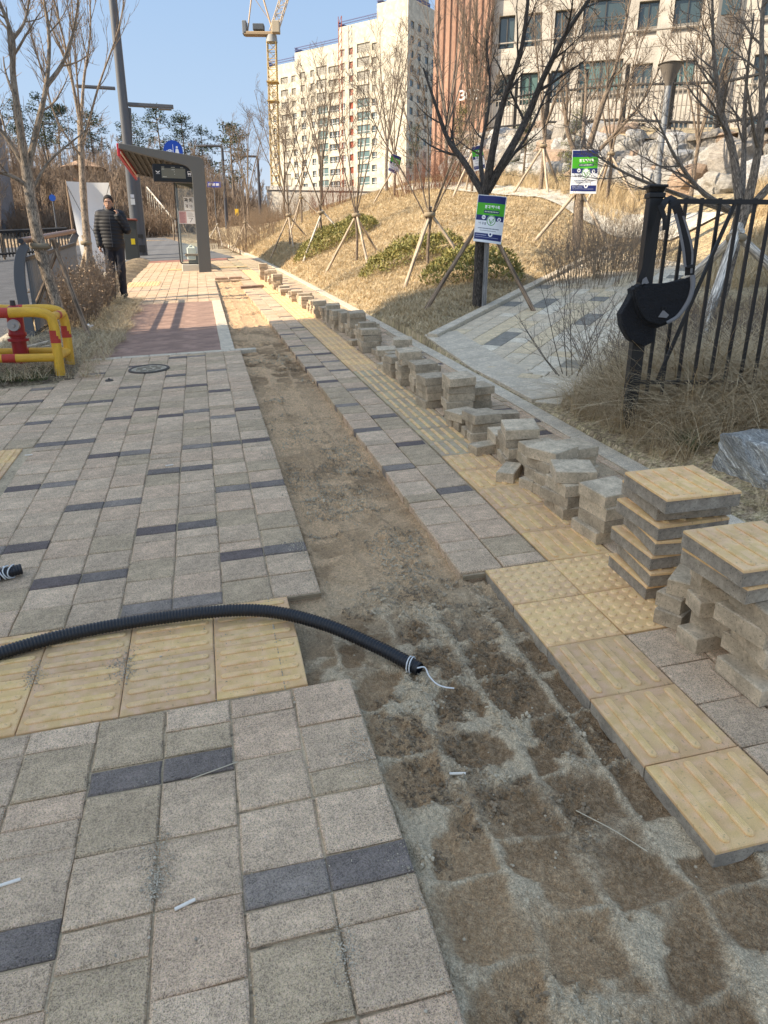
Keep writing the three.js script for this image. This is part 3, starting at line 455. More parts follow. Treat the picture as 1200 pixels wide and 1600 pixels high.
const kerbL = struct('road_kerb'); { const K = []; for (let s = 6.5; s < 34; s += .98) K.push({ t: -2.66, s: s + .49, w: .18, l: .98, geo: pGeo(.17, .976, Math.floor(s) % 4, .18), mat: M.granite, y: .01, a: 0 }); lay(kerbL, 'kerb_stone', K); }
// ---- ramp path of pale stone
const ramp = struct('ramp_path');
{
  const q = new THREE.Quaternion().setFromEuler(new THREE.Euler(0, -44.2 * R, 0)).multiply(new THREE.Quaternion().setFromEuler(new THREE.Euler(Math.atan(.07), 0, 0)));
  ramp.quaternion.copy(qG).multiply(q); ramp.position.copy(G(2.5, 7.75, .068 + .016));
  const cols = [mat(.66, .56, .41, { map: TX.grain }), mat(.74, .65, .5, { map: TX.grain }), mat(.7, .56, .36, { map: TX.grain }), mat(.64, .53, .38, { map: TX.grain })], dk = mat(.26, .24, .2, { map: TX.grain });
  for (let c = 0; c < 10; c++) {
    const d = -.1 - .205 * c; let a = (-.0 + .717 * d) / .697; const base = c > 6 ? 1 : c % 3 === 2 ? 2 : 3;
    while (a < 11) { const isD = hash(c * 13 + 5, Math.round(a * 2.5) + 40) < .055, l = isD ? .32 : rnd() < .55 ? .4 : .2, m = part(ramp, 'paving_stone', pGeo(.199, l - .006, c % 5), isD ? dk : rnd() < .7 ? cols[base] : pick(cols)); m.position.set(-d, Math.max(0, -.055 - .07 * (a + l / 2)) + rr(-.001, .001), -(a + l / 2)); a += l; }
  }
  for (let k = 0; k < 11; k++) { const m = part(ramp, 'edging_stone', pGeo(.13, .97, k % 4, .16), M.granite); m.position.set(-.075, .045, -.5 - k * .98); }
  const j = part(ramp, 'joint_sand', box(2.05, .02, 11.5, 1.03, -.02, -5.6), M.sandJoint);
}
{ // granite strip between ramp and pavement
  const g = struct('granite_strip'); for (let k = 0; k < 7; k++) { const s = 5.05 + k * .42, m = part(g, 'border_stone', pGeo(.4, .414, k % 5, .12), M.granite), r = (2.62 - 2.4) * .697 + (s - 6.5) * .717; m.position.set(2.61, Math.max(0, .07 * r) + .034, -s - .2); m.rotation.set(r > 0 ? .05 : 0, 0, r > -.5 ? .05 : 0); }
}
// upper footpath across the slope top
struct('upper_footpath', sheet(6, 40, (u, v) => { const s = lerp(27, 12.2, v), t = lerp(6.9, 8.4, v) + lerp(0, 1.1, u); return P3(t, s, hillH(t, s) + .05); }, uvM(1)), mat(.5, .47, .4, { map: TX.rough }));

// ---- dead grass
function tuft(n, h0, h1, lean, w, seg) {
  const p = [], id = [];
  for (let b = 0; b < n; b++) {
    const a = rr(0, 6.283), h = rr(h0, h1), l = rr(.3, 1) * lean * h, ox = rr(-.03, .03), oz = rr(-.03, .03), px = -Math.sin(a) * w / 2, pz = Math.cos(a) * w / 2, base = p.length / 3;
    for (let k = 0; k <= seg; k++) { const f = k / seg, x = ox + Math.cos(a) * l * f * f, y = h * (f - .25 * lean * f * f * .6), z = oz + Math.sin(a) * l * f * f, ww = 1 - .75 * f; p.push(x - px * ww, y, z - pz * ww, x + px * ww, y, z + pz * ww); if (k) { const o = base + (k - 1) * 2; id.push(o, o + 1, o + 2, o + 1, o + 3, o + 2); } }
  }
  const g = new THREE.BufferGeometry(); g.setAttribute('position', new THREE.BufferAttribute(new Float32Array(p), 3)); g.setIndex(id); g.computeVertexNormals(); return g;
}
const grassM = phys(1, 1, 1, { roughness: .85, side: THREE.DoubleSide });
function scatter(name, label, geo, pts, pal, smin, smax, material = grassM) {
  const m = new THREE.InstancedMesh(geo, material, pts.length), d = new THREE.Object3D(), c = new THREE.Color();
  pts.forEach(([t, s, y, k = 1], i) => { d.position.set(t, y, -s); d.rotation.set(rr(-.25, .25), rr(0, 6.283), rr(-.25, .25)); const q = rr(smin, smax) * k; d.scale.set(q, q * rr(.8, 1.2), q); d.updateMatrix(); m.setMatrixAt(i, d.matrix); const a = pick(pal), v = rr(.75, 1.2); m.setColorAt(i, c.setRGB(a[0] * v, a[1] * v, a[2] * v)); });
  m.name = numbered(name); m.quaternion.copy(qG); m.userData = { kind: 'stuff', label, category: 'grass' }; m.castShadow = m.receiveShadow = true; scene.add(m); return m;
}
const STRAW = [[.62, .49, .3], [.56, .44, .26], [.7, .57, .37], [.46, .35, .2]];
const rampD = (t, s) => (s - 7.75) * .697 - (t - 2.5) * .717;
{
  const pts = [];
  for (let i = 0; i < 150000 && pts.length < 60000; i++) { const s = lerp(7.2, 36, rnd() ** 1.6), t = kerbT(s) + .03 + 8.5 * rnd() ** 1.2, d = rampD(t, s); if (d < .14 || rnd() > .25 + 3 * (t - kerbT(s)) || !inView(t, s, hillH(t, s))) continue; pts.push([t, s, hillH(t, s) - .005, .8 + s * .022]); }
  console.log('slope grass', pts.length);
  scatter('dry_lawn', 'mown straw-coloured dead lawn covering the slope', tuft(6, .03, .065, 1.3, .006, 2), pts, STRAW, .7, 1.5);
  const far = []; for (let i = 0; i < 16000; i++) { const s = rr(8, 24), t = rr(6.5, 13), d = rampD(t, s); if (d > -2.2 && d < .15) continue; if (!inView(t, s, hillH(t, s))) continue; if (t < 8.6 && d > 0) continue; far.push([t, s, hillH(t, s) - .01, 1]); }
  scatter('tall_dry_grass', 'knee-high dead grass before the rock wall', tuft(8, .18, .42, .7, .008, 3), far, STRAW, .5, 1.1);
  const nearG = [];
  for (let i = 0; i < 16000; i++) { const s = rr(2.6, 7.3), t = rr(2.5, 6.5), d = rampD(t, s); if (d > -2.1) continue; const dens = Math.exp(-(((t - 3.7) / 1.2) ** 2) - (((s - 4.1) / 1.1) ** 2)) + .4; if (rnd() > dens || (t > 2.45 && t < 3.6 && s < 3.3 && s > 2.75)) continue; nearG.push([t, s, hillH(t, s) - .01, .55 + .6 * dens]); }
  scatter('long_dry_grass', 'long tangled dead grass heaped around the black fence post', tuft(9, .12, .36, 1.9, .0035, 5), nearG, [[.56, .43, .26], [.48, .36, .21], [.64, .5, .31], [.4, .3, .17]], .7, 1.25);
  const litter = []; for (let i = 0; i < 5200; i++) { const s = rr(7.3, 14.5), t = rr(-2.5, -1.2 + .15 * noise(s * 3, 2)); if (s < 8.3 && t > -1.55 && rnd() < .6) continue; litter.push([t, s, .0 + .05 * (t < -1.5 ? 1 : .2), 1]); }
  scatter('straw_litter', 'loose straw strewn over the planting strip by the road', tuft(7, .02, .12, 2.6, .004, 3), litter, STRAW, .6, 1.3);
  const gt = []; for (let i = 0; i < 160; i++) { const s = rr(7.35, 7.75), t = rr(-2.3, -1.55); gt.push([t, s, .02, 1]); } for (let i = 0; i < 40; i++) gt.push([rr(2.62, 2.8), rr(3.35, 3.6), hillH(2.7, 3.5), .9]);
  scatter('green_weeds', 'dark green weeds under the hydrant guard and by the boulder', tuft(9, .04, .1, 1.4, .008, 3), gt, [[.07, .1, .03], [.1, .13, .045]], .7, 1.3);
}
console.log('grass');
// ---- boulder
{
  const g = new THREE.IcosahedronGeometry(1, 24), p = g.attributes.position, v = V(0, 0, 0);
  for (let i = 0; i < p.count; i++) { v.fromBufferAttribute(p, i).normalize(); const e = Math.max(Math.abs(v.x), Math.abs(v.y) * .92, Math.abs(v.z)), q = 1 / lerp(1, e, .9); const n = fbm(v.x * 2.2 + v.z * 1.3 + 5, v.y * 2.2 + v.z * 1.9, 4), n2 = Math.abs(noise(v.x * 5 + v.y * 3, v.z * 5 + v.y * 4) - .5); v.multiplyScalar(q * (.9 + .2 * n - .05 * n2)); p.setXYZ(i, v.x * .36, v.y * .17, v.z * .2); }
  g.computeVertexNormals();
  const u = g.attributes.uv; for (let i = 0; i < p.count; i++) u.setXY(i, p.getX(i) * 1.6 + p.getZ(i) * .5, p.getY(i) * 1.8 + p.getZ(i) * 1.1);
  const vein = tex(512, 512, (x, y) => { const w = fbm(x / 70, y / 70, 4), a = Math.abs(fbm(x / 38 + w * 2.5, y / 60 + 4 + w, 4) - .5), b = fbm(x / 90 + 9, y / 110, 3), c = Math.abs(fbm(x / 120 + 31, y / 28, 3) - .5); let v2 = .44 + .34 * b + .34 * (1 - sstep(0, .05, a)) * b + .1 * (1 - sstep(0, .04, c)) - .12 * noise(x / 6, y / 6) + (hash(x, y) - .5) * .26; return [v2 * .9, v2 * .97, v2]; });
  const m = solo('boulder', 'blue-grey boulder veined with white at the foot of the dry grass', 'boulder', g, mat(.5, .49, .45, { map: vein, bumpMap: TX.roughBump, bumpScale: .03, roughness: .95 })); m.position.copy(G(2.98, 3.02, .09)); m.rotation.y = .35;
}

// ------------------------------------------------------------------ trees and shrubs
const barkOf = (r, g, b) => mat(r, g, b, { map: rep(TX.bark, 2, 3), bumpMap: rep(TX.barkBump, 2, 3), bumpScale: .006 });
const BK = { pale: barkOf(.34, .27, .2), grey: barkOf(.24, .2, .16), dark: barkOf(.075, .063, .053), brown: barkOf(.22, .17, .125) };
const TW = { pale: mat(.3, .225, .16), grey: mat(.22, .175, .14), dark: mat(.085, .07, .058), brown: mat(.22, .17, .125) };
const UP = V(0, 1, 0);
function wander(p0, dir, len, n, w, up) { const P = [p0.clone()], d = dir.clone().normalize(); for (let k = 1; k <= n; k++) { d.x += rr(-w, w); d.z += rr(-w, w); d.y += rr(-w, w) * .6 + up; d.normalize(); P.push(P[k - 1].clone().addScaledVector(d, len / n)); } return P; }
function spawn(lists, P, rad, lvl, o) {
  if (lvl >= o.levels) return; const n = P.length - 1, L = P[0].distanceTo(P[n]), cnt = Math.round(o.n[lvl] * (lvl ? rr(.7, 1.3) : 1));
  for (let c = 0; c < cnt; c++) {
    const f = lerp(o.from[lvl], .97, (c + rnd()) / cnt), k = Math.min(n - 1, Math.floor(f * n)), q = f * n - k, p = P[k].clone().lerp(P[k + 1], q), d = P[k + 1].clone().sub(P[k]).normalize();
    const ax = V(rr(-1, 1), rr(-.3, .3), rr(-1, 1)).cross(d).normalize(), dir = d.clone().applyAxisAngle(ax, rr(o.ang[0], o.ang[1])), r = Math.max(o.rmin, lerp(rad[k], rad[k + 1], q) * rr(.4, .62)), len = (o.len ? o.len[lvl] : L * o.ratio) * rr(.55, 1.15) * (1 - .45 * f);
    const m = lvl === 0 ? 5 : lvl === 1 ? 4 : 3, C = wander(p, dir, len, m, o.wob, o.up), cr = C.map((_, i) => lerp(r, Math.max(o.rmin * .6, r * .3), i / m));
    lists[Math.min(2, lvl + 1)].tube(C, cr, lvl === 0 ? 5 : 3, false); spawn(lists, C, cr, lvl + 1, o);
  }
}
const TREE = { levels: 3, n: [9, 7, 5], from: [.3, .15, .15], ang: [.45, .95], ratio: .55, rmin: .0028, wob: .14, up: .07 };
function makeTree(label, pos, bark, twig, limbs, o, group = 'bare trees') {          // limbs: [[points], r0, r1]; the first is the trunk
  const root = thing('bare_tree', label, 'tree', pos, group), L = [new GB(), new GB(), new GB()];
  limbs.forEach(([pts, r0, r1], i) => { const P = smooth(pts.map((p) => V(...p)), Math.max(6, pts.length * 3)), rad = P.map((_, k) => lerp(r0, r1, k / (P.length - 1)) * rr(.94, 1.06)); L[i ? 1 : 0].tube(P, rad, i ? 7 : 11); if (i || limbs.length === 1) spawn(L, P, rad, 0, o); });
  part(root, 'trunk', L[0].geo(), BK[bark]); if (L[1].p.length) part(root, 'branches', L[1].geo(), BK[bark]); part(root, 'crown', L[2].geo(), TW[twig]); return root;
}
function autoTree(label, pos, h, o = {}, bark = 'grey', group) {
  const fork = o.fork ?? .35, r = h * (o.thick ?? .014), limbs = [[[[0, -.1, 0], [rr(-.03, .03), h * fork * .5, rr(-.03, .03)], [rr(-.05, .05), h * fork, rr(-.05, .05)]], r, r * .75]], k = o.limbs ?? 4;
  for (let i = 0; i < k; i++) { const a = i / k * 6.283 + rr(-.5, .5), sp = (o.spread ?? .5) * rr(.5, 1.1) * h * .3, hh = h * rr(.82, 1.05); limbs.push([[[0, h * fork * rr(.82, .98), 0], [Math.cos(a) * sp * .45, lerp(h * fork, hh, .35), Math.sin(a) * sp * .45], [Math.cos(a) * sp * .85, lerp(h * fork, hh, .7), Math.sin(a) * sp * .85], [Math.cos(a) * sp * 1.1 + rr(-.1, .1), hh, Math.sin(a) * sp * 1.1]], r * .5, .006]); }
  return makeTree(label, pos, bark, bark, limbs, { ...TREE, len: [h * .2, h * .1, h * .055], n: o.n ?? [7, 5, 4], ...o.t }, group);
}
// tripod of poles lashed to a trunk
const poleM = [mat(.42, .34, .25, { map: TX.bark }), mat(.26, .185, .125, { map: TX.bark }), mat(.52, .47, .4, { map: TX.bark })];
function props(label, pos, h, spread, m, a0 = .4, n = 3, r = .028, floor) {
  const o = thing('tree_prop', label, 'tree prop', pos, 'wooden props holding up young trees');
  for (let i = 0; i < n; i++) { const a = a0 + i / n * 6.283, x = Math.cos(a) * spread, z = Math.sin(a) * spread; const y = floor ? floor(pos.x + x, pos.z + z) - pos.y : 0; part(o, 'pole', cyl(V(x, y - .06, z), V(Math.cos(a) * .05 - Math.cos(a) * .1, h + rr(.02, .14), Math.sin(a) * .05 - Math.sin(a) * .1), r, r * .8, 8), poleM[(m + (i === 1 ? 0 : 0)) % 3]); }
  part(o, 'rope_tie', new THREE.TorusGeometry(.075, .024, 6, 14).rotateX(Math.PI / 2).scale(1, 1.6, 1).translate(0, h, 0), mat(.3, .24, .16)); return o;
}
// height of the slope under a world spot
const invG = new THREE.Matrix4().makeRotationFromQuaternion(qG).invert();
const floorY = (x, z) => { let y = 2; for (let i = 0; i < 4; i++) { const l = V(x, y, z).applyMatrix4(invG); y = G(l.x, -l.z, hillH(l.x, -l.z)).y; } return y; };
const at = (t, s) => G(t, s, hillH(t, s));

// the four trees seen close
makeTree('dark bare tree with spreading limbs on the slope, a poster tied to its trunk', at(3.54, 9.19), 'dark', 'dark', [
  [[[0, -.1, 0], [-.01, .7, 0], [0, 1.47, 0]], .085, .07],
  [[[-.02, 1.4, 0], [-.24, 1.76, -.15], [-.45, 2.05, -.3], [-.6, 2.4, -.35], [-.78, 2.9, -.5]], .05, .012],
  [[[.02, 1.42, 0], [.07, 1.91, .12], [.15, 2.34, .1], [.33, 2.93, .2], [.4, 3.6, .1], [.42, 4.2, .2]], .055, .01],
  [[[.03, 1.42, 0], [.27, 1.85, .1], [.5, 2.27, -.05], [.66, 2.71, .05], [.85, 3.11, .25], [1.15, 3.55, .3], [1.4, 4.1, .3]], .06, .01],
  [[[.03, 1.4, 0], [.3, 1.76, -.3], [.6, 2.14, -.5], [.86, 2.68, -.7], [1.1, 3.2, -.8]], .03, .008],
  [[[0, 1.42, 0], [-.02, 1.9, -.35], [.1, 2.6, -.6], [.05, 3.3, -.8]], .035, .008]], { ...TREE, n: [8, 5, 3], len: [.85, .42, .2] });
props('dark brown tripod props of the poster tree in front', at(3.54, 9.19), 1.12, .85, 1, -1.45, 3, .03, floorY);
{ const g = new GB(), p = at(3.54, 9.19); const m = solo('support_post', 'grey squared post standing against the poster tree trunk', 'post', merge([box(.055, 1.35, .055, 0, .6, 0)]), mat(.25, .24, .23, { map: TX.bark }), p.clone().add(V(.05, 0, .13))); }
makeTree('grey bare tree behind the black fence with a long low branch to the left', at(5.5, 7.0), 'grey', 'grey', [
  [[[0, -.2, 0], [.05, .5, .03], [.12, 1.08, .05]], .085, .07],
  [[[.1, 1.03, .04], [-.02, 1.62, -.1], [-.16, 1.96, -.15], [-.3, 2.45, -.2], [-.4, 3.2, -.3]], .05, .01],
  [[[.14, 1.0, .05], [.16, 1.33, .07], [.12, 1.82, .15], [.06, 2.31, .1], [.02, 2.9, 0], [.05, 3.6, 0]], .055, .01],
  [[[.1, 1.0, .04], [-.3, 1.2, 0], [-.67, 1.5, .1], [-.98, 1.95, .1]], .035, .007],
  [[[.08, 1.0, .04], [-.46, 1.22, -.3], [-1.02, 1.46, -.5], [-1.5, 1.74, -.6]], .03, .006],
  [[[.14, 1.0, .05], [.5, 1.5, .1], [.8, 2.2, .1], [1, 3, .2]], .045, .01],
  [[[.1, 1.0, .05], [.25, 1.6, -.4], [.3, 2.3, -.7], [.35, 3.1, -.9]], .04, .01]], { ...TREE, n: [10, 6, 4], len: [.8, .4, .2] });
props('pale grey heavy log props leaning together behind the black fence', at(5.15, 6.4), .86, 1.15, 2, 2.2, 3, .055, floorY);
makeTree('brown bare tree before the rock wall carrying the upper right poster', at(6.95, 13).add(V(0, .3, 0)), 'brown', 'brown', [
  [[[0, -.5, 0], [-.02, .6, 0], [0, 1.2, 0]], .095, .08], [[[0, 1.1, 0], [-.15, 1.35, -.1], [-.36, 1.85, -.1], [-.38, 2.3, -.1], [-.5, 2.8, -.1], [-.6, 3.5, 0]], .06, .01], [[[0, 1.1, 0], [.2, 2.05, .1], [.36, 2.55, .1], [.5, 3.3, 0], [.6, 4, 0]], .06, .01], [[[0, 1.15, 0], [.05, 1.8, -.4], [.1, 2.6, -.7], [0, 3.4, -.9]], .05, .01], [[[0, 1.1, 0], [.35, 1.5, .2], [.85, 2.1, .3], [1.2, 2.9, .3]], .045, .01]], { ...TREE, n: [9, 6, 4], len: [.9, .45, .22] });
props('tan tripod props around the tree before the rock wall', at(6.95, 13), 1.0, .9, 0, .9, 3, .035, floorY);
makeTree('pale trunked bare tree forking low at the left, behind the hydrant', G(-1.85, 10.3), 'pale', 'pale', [
  [[[0, -.1, 0], [-.1, .55, .03], [-.17, 1.1, .06], [-.19, 1.6, .08], [-.19, 2.05, .08]], .088, .062],
  [[[-.19, 2.0, .08], [-.14, 2.5, .2], [-.11, 3.02, .25], [-.08, 3.38, .2], [-.2, 3.9, .3]], .05, .018], [[[-.08, 3.36, .2], [.04, 3.56, .1], [.14, 3.9, .05]], .022, .01],
  [[[-.18, 2.0, .08], [-.02, 2.5, 0], [.12, 2.91, -.05], [.22, 3.45, -.1], [.2, 4.1, -.1]], .045, .012], [[[.12, 2.93, -.05], [.31, 3.19, -.15], [.46, 3.5, -.2], [.6, 4.0, -.25]], .03, .009],
  [[[-.19, 2.0, .08], [-.36, 2.35, .1], [-.6, 2.7, .2], [-.8, 3.2, .2]], .035, .01], [[[-.17, 1.8, .07], [-.34, 1.93, .2], [-.56, 1.99, .3], [-.9, 2.2, .4]], .032, .009], [[[-.15, 1.8, .06], [.04, 2.1, -.02], [.34, 2.37, -.14], [.55, 2.52, -.2]], .022, .005]], { ...TREE, n: [7, 5, 3], len: [.7, .35, .16], up: .12 });
{
  const o = props('brown props lashed with straw rope to the forked tree by the hydrant', G(-1.85, 10.3), 1.13, .55, 1, .65, 3, .036);
  o.children.forEach((c) => { if (c.name === 'rope_tie') { c.position.set(-.17, 0, .06); c.scale.set(1.25, 1, 1.25); c.position.y = 0; } });
}
makeTree('slender tall bare tree with upright whips beside the standing person', G(-2.0, 14.2), 'pale', 'brown', [
  [[[0, -.1, 0], [.02, .8, 0], [.04, 1.57, 0], [.1, 2.4, 0], [.15, 2.98, 0]], .075, .045], [[[.15, 2.9, 0], [.13, 3.64, .1], [.05, 4.36, .1], [-.05, 5.2, .2]], .03, .008], [[[.15, 2.9, 0], [.27, 3.65, -.1], [.42, 4.31, -.2], [.5, 5.2, -.2]], .03, .008], [[[.14, 2.6, 0], [.53, 3.5, 0], [.99, 4.3, .1], [1.2, 5, .1]], .022, .006], [[[.15, 2.95, 0], [0, 3.72, -.2], [-.25, 4.5, -.2], [-.4, 5.2, -.1]], .026, .006], [[[.12, 2.4, 0], [-.1, 2.9, .3], [-.2, 3.7, .5], [-.3, 4.6, .6]], .02, .006], [[[.15, 2.8, 0], [.3, 3.3, .35], [.4, 4, .5], [.45, 4.9, .5]], .02, .006]], { ...TREE, n: [9, 5, 3], len: [1.0, .4, .2], up: .16, ang: [.25, .6] });
props('bundle of pale props tied round the slender tree by the person', G(-2.0, 14.2), 1.05, .38, 0, .2, 5, .04);
// young trees on the slope, each with its tripod
const SAP = [[2.0, 33.5, 4.2, 'the farthest propped sapling, in the dip by the lane'], [2.8, 24.06, 4.2, 'the third propped sapling from the shelter, left of the green mound'], [3.13, 19.67, 3.7, 'the propped sapling standing in the farthest green mound'], [3.22, 15.63, 3.6, 'the propped sapling left of the middle green mound'], [3.62, 11.74, 3.1, 'the propped sapling left of the poster tree in front'], [1.0, 41, 4, 'the shaded propped sapling beside the far lane'], [3.9, 29, 4.4, 'the sapling on the crest above the far lane'], [6.4, 24.5, 4.4, 'the young tree at the crest with a small poster']];
SAP.forEach(([t, s, h, w], i) => { const p = at(t, s), n = i === 4 ? [8, 6, 3] : [6, 5, 3]; autoTree('thin bare sapling, ' + w, p, h, { fork: .3, limbs: i === 4 ? 6 : 5, spread: i === 4 ? 1.1 : .75, thick: .009, n, t: { rmin: .0035, up: .1 } }, 'brown', 'young trees on the slope'); const f = props('tripod of poles around ' + w.replace(/^the /, 'the ') + ' ', p, .92, .74, i % 3 === 1 ? 0 : i % 3, .3 + i, 3, .03, floorY); f.userData.label = f.userData.label.trim(); });
// trees on the upper lawn and by the rocks
[[7.6, 20.5, 4.4, 'upright bushy bare tree with many whips in front of the brick block', 9, .28], [8.6, 18.2, 4.6, 'bare tree on the upper lawn left of the upper right poster'], [9.4, 16.3, 3.6, 'short bare tree with props at the foot of the rocks'], [10.3, 14.4, 3.8, 'bare tree by the lamp post before the rocks'], [6.9, 27.5, 5.2, 'tall bare tree on the crest before the white tower'], [8.5, 25.5, 5.4, 'tall bare tree on the crest at the white tower corner'], [5.4, 33, 5.5, 'bare tree on the crest below the tower crane side'], [4.3, 38, 5.5, 'bare tree standing before the arched portal'], [2.9, 44, 6, 'bare tree left of the arched portal'], [11.6, 12.4, 3.4, 'bare tree against the rocks at the right edge']].forEach(([t, s, h, w, k = 5, sp = .6]) => autoTree(w, at(t, s), h, { limbs: k, spread: sp, fork: k > 6 ? .12 : .32, thick: k > 6 ? .009 : .0125, n: k > 6 ? [9, 5, 3] : [7, 5, 4], t: { rmin: .005, up: .1, ang: k > 6 ? [.15, .4] : [.4, .9] } }, s % 2 > 1 ? 'grey' : 'brown', 'bare trees on the upper lawn'));
[[9.4, 16.3, 'the short tree at the foot of the rocks'], [8.6, 18.2, 'the upper lawn tree left of the right poster'], [7.6, 20.5, 'the bushy tree before the brick block']].forEach(([t, s, w], i) => props('pale tripod props around ' + w, at(t, s), 1.05, .75, 0, .5 + i, 3, .035, floorY));
// trees across and along the road
[[-8.4, 36, 4.6, 'bare roadside tree before the wooded hill at the far left'], [-5.2, 42, 4.4, 'bare tree behind the white sheet'], [-1.5, 50, 4.6, 'bare tree beyond the shelter glass'], [.6, 52, 5, 'bare tree right of the shelter column, far down the lane']].forEach(([t, s, h, w]) => autoTree(w, G(t, s, -.1), h, { limbs: 6, spread: .5, fork: .25, thick: .011, n: [8, 5, 4], t: { rmin: .006, up: .14, ang: [.3, .7] } }, 'brown', 'bare roadside trees'));

// low evergreen mounds
const leafM = phys(.3, .26, .075, { roughness: .7, side: THREE.DoubleSide }), leafM2 = phys(.19, .19, .055, { roughness: .7, side: THREE.DoubleSide });
function mound(label, t, s, rx, rz, h) {
  const p = at(t, s), o = thing('evergreen_shrub', label, 'shrub', p, 'low evergreen mounds on the slope'), A = new GB(), B = new GB(), st = new GB();
  const n = Math.round(rx * rz * 8200);
  for (let i = 0; i < n; i++) { const a = rr(0, 6.283), q = Math.sqrt(rnd()), bump = .75 + .5 * noise(Math.cos(a) * q * 4 + t * 7, Math.sin(a) * q * 4 + s), x = Math.cos(a) * q * rx, z = Math.sin(a) * q * rz, top = h * Math.sqrt(Math.max(.04, 1 - q * q * .95)) * bump, y = top * (1 - .5 * rnd() ** 2), fy = floorY(p.x + x, p.z + z) - p.y; (rnd() < .5 ? A : B).leaf(V(x, y + fy, z), V(rr(-1, 1), rr(.1, 1.2), rr(-1, 1)).normalize(), rr(.014, .03), rr(.05, .1)); }
  for (let i = 0; i < 26; i++) { const a = rr(0, 6.283), q = rr(.1, .85), x = Math.cos(a) * rx * q, z = Math.sin(a) * rz * q; st.tube([V(x * .6, floorY(p.x + x * .6, p.z + z * .6) - p.y - .02, z * .6), V(x, h * .7 * (1.1 - q) + floorY(p.x + x, p.z + z) - p.y, z)], [.006, .003], 4); }
  part(o, 'foliage', A.geo(), leafM); part(o, 'foliage', B.geo(), leafM2); part(o, 'stems', st.geo(), TW.brown).userData.kind = 'stuff';
}
mound('low olive-green evergreen mound right of the poster tree trunk props', 4.0, 10.7, .8, .5, .46); mound('low olive-green evergreen mound between the two middle saplings', 3.75, 13.2, .95, .5, .42); mound('farthest olive-green evergreen mound on the slope', 3.5, 19.6, 1.1, .8, .5);
// dry twiggy shrubs
function shrub(label, pos, rx, rz, h, n, o = {}) {
  const root = thing('dry_shrub', label, 'shrub', pos, o.group ?? 'bare dry shrubs'), L = [new GB(), new GB(), new GB()], lf = new GB();
  for (let i = 0; i < n; i++) {
    const a = rr(0, 6.283), q = Math.sqrt(rnd()), x = Math.cos(a) * q * rx, z = Math.sin(a) * q * rz, fy = o.floor ? o.floor(pos.x + x, pos.z + z) - pos.y : 0, hh = h * rr(.55, 1.1) * (1 - .3 * q * q), out = o.out ?? .25;
    const C = wander(V(x, fy - .03, z), V(Math.cos(a) * q * out + rr(-.15, .15), 1, Math.sin(a) * q * out + rr(-.15, .15)), hh, 5, o.wob ?? .12, 0), r = o.r ?? .004, rad = C.map((_, k) => lerp(r, r * .35, k / 5));
    L[0].tube(C, rad, 3, false); spawn(L, C, rad, 1, { levels: o.levels ?? 3, n: [0, o.tw ?? 4, o.tw2 ?? 2], from: [0, .25, .2], ang: [.3, .9], len: [0, hh * .4, hh * .18], rmin: .0016, wob: .15, up: .04 });
    if (o.leaf) for (let k = 0; k < o.leaf; k++) { const c = C[1 + Math.floor(rnd() * 5)]; lf.leaf(c.clone().add(V(rr(-.04, .04), rr(-.06, .06), rr(-.04, .04))), V(rr(-1, 1), rr(-.8, .6), rr(-1, 1)).normalize(), rr(.015, .03), rr(.03, .06)); }
  }
  part(root, 'stems', L[0].geo(), o.mat ?? TW.brown); if (L[2].p.length) part(root, 'twigs', L[2].geo(), o.mat2 ?? TW.grey).userData.kind = 'stuff'; if (o.leaf) part(root, 'dead_leaves', lf.geo(), o.leafMat ?? mat(.24, .15, .085, { side: THREE.DoubleSide })); return root;
}
const reed = mat(.3, .235, .165), reed2 = mat(.25, .2, .15);
[[5.6, 9.95, .62, .5, 1.05, 'tall dry reedy bush left of the bag post, by the path'], [6.3, 10.6, .6, .5, 1.05, 'tall dry reedy bush behind the ramp, middle of the thicket'], [7.0, 11.0, .6, .5, .95, 'tall dry reedy bush at the right of the thicket']].forEach(([t, s, rx, rz, h, w]) => shrub(w, at(t, s), rx, rz, h, 150, { floor: floorY, mat: reed, mat2: reed2, tw: 5, tw2: 2, out: .3, group: 'dry thicket by the ramp' }));
shrub('thin dark twiggy bush standing on the corner of the dry bank by the ramp', at(3.12, 5.75), .12, .12, .95, 9, { floor: floorY, mat: TW.dark, mat2: TW.grey, tw: 7, tw2: 3, out: .9, r: .006 });
shrub('second thin twiggy bush just left of the bag', at(3.6, 6.1), .2, .2, .85, 14, { floor: floorY, mat: TW.grey, mat2: TW.grey, tw: 6, tw2: 3, out: .7, r: .005 });
[[3.35, 5.0, 'low dark twiggy bush right behind the fence post'], [3.9, 5.3, 'low twiggy bush behind the fence bars, left'], [4.4, 5.0, 'low twiggy bush behind the fence bars, middle'], [4.9, 5.4, 'low twiggy bush behind the fence bars, right'], [4.3, 6.0, 'rear twiggy bush behind the fence bars'], [5.2, 4.7, 'twiggy bush at the right edge behind the fence']].forEach(([t, s, w]) => shrub(w, at(t, s), .4, .35, .62, 46, { floor: floorY, mat: TW.grey, mat2: TW.brown, tw: 6, tw2: 3, out: .5, r: .004, group: 'twiggy bushes behind the black fence' }));
// clipped dead hedge by the road
['nearest', 'second', 'third', 'fourth', 'fifth', 'farthest'].forEach((w, i) => shrub(w + ' bush of the brown leafy hedge along the railing', G(-1.92 + (i === 0 ? -.02 : .05 * (i % 2)), 10.75 + i * .66, .03), .3, .36, .78 + .05 * (i % 3), 120, { mat: TW.brown, mat2: TW.brown, tw: 4, tw2: 1, leaf: 5, out: .12, leafMat: mat(.3, .225, .155, { side: THREE.DoubleSide }), group: 'dead hedge along the road railing' }));
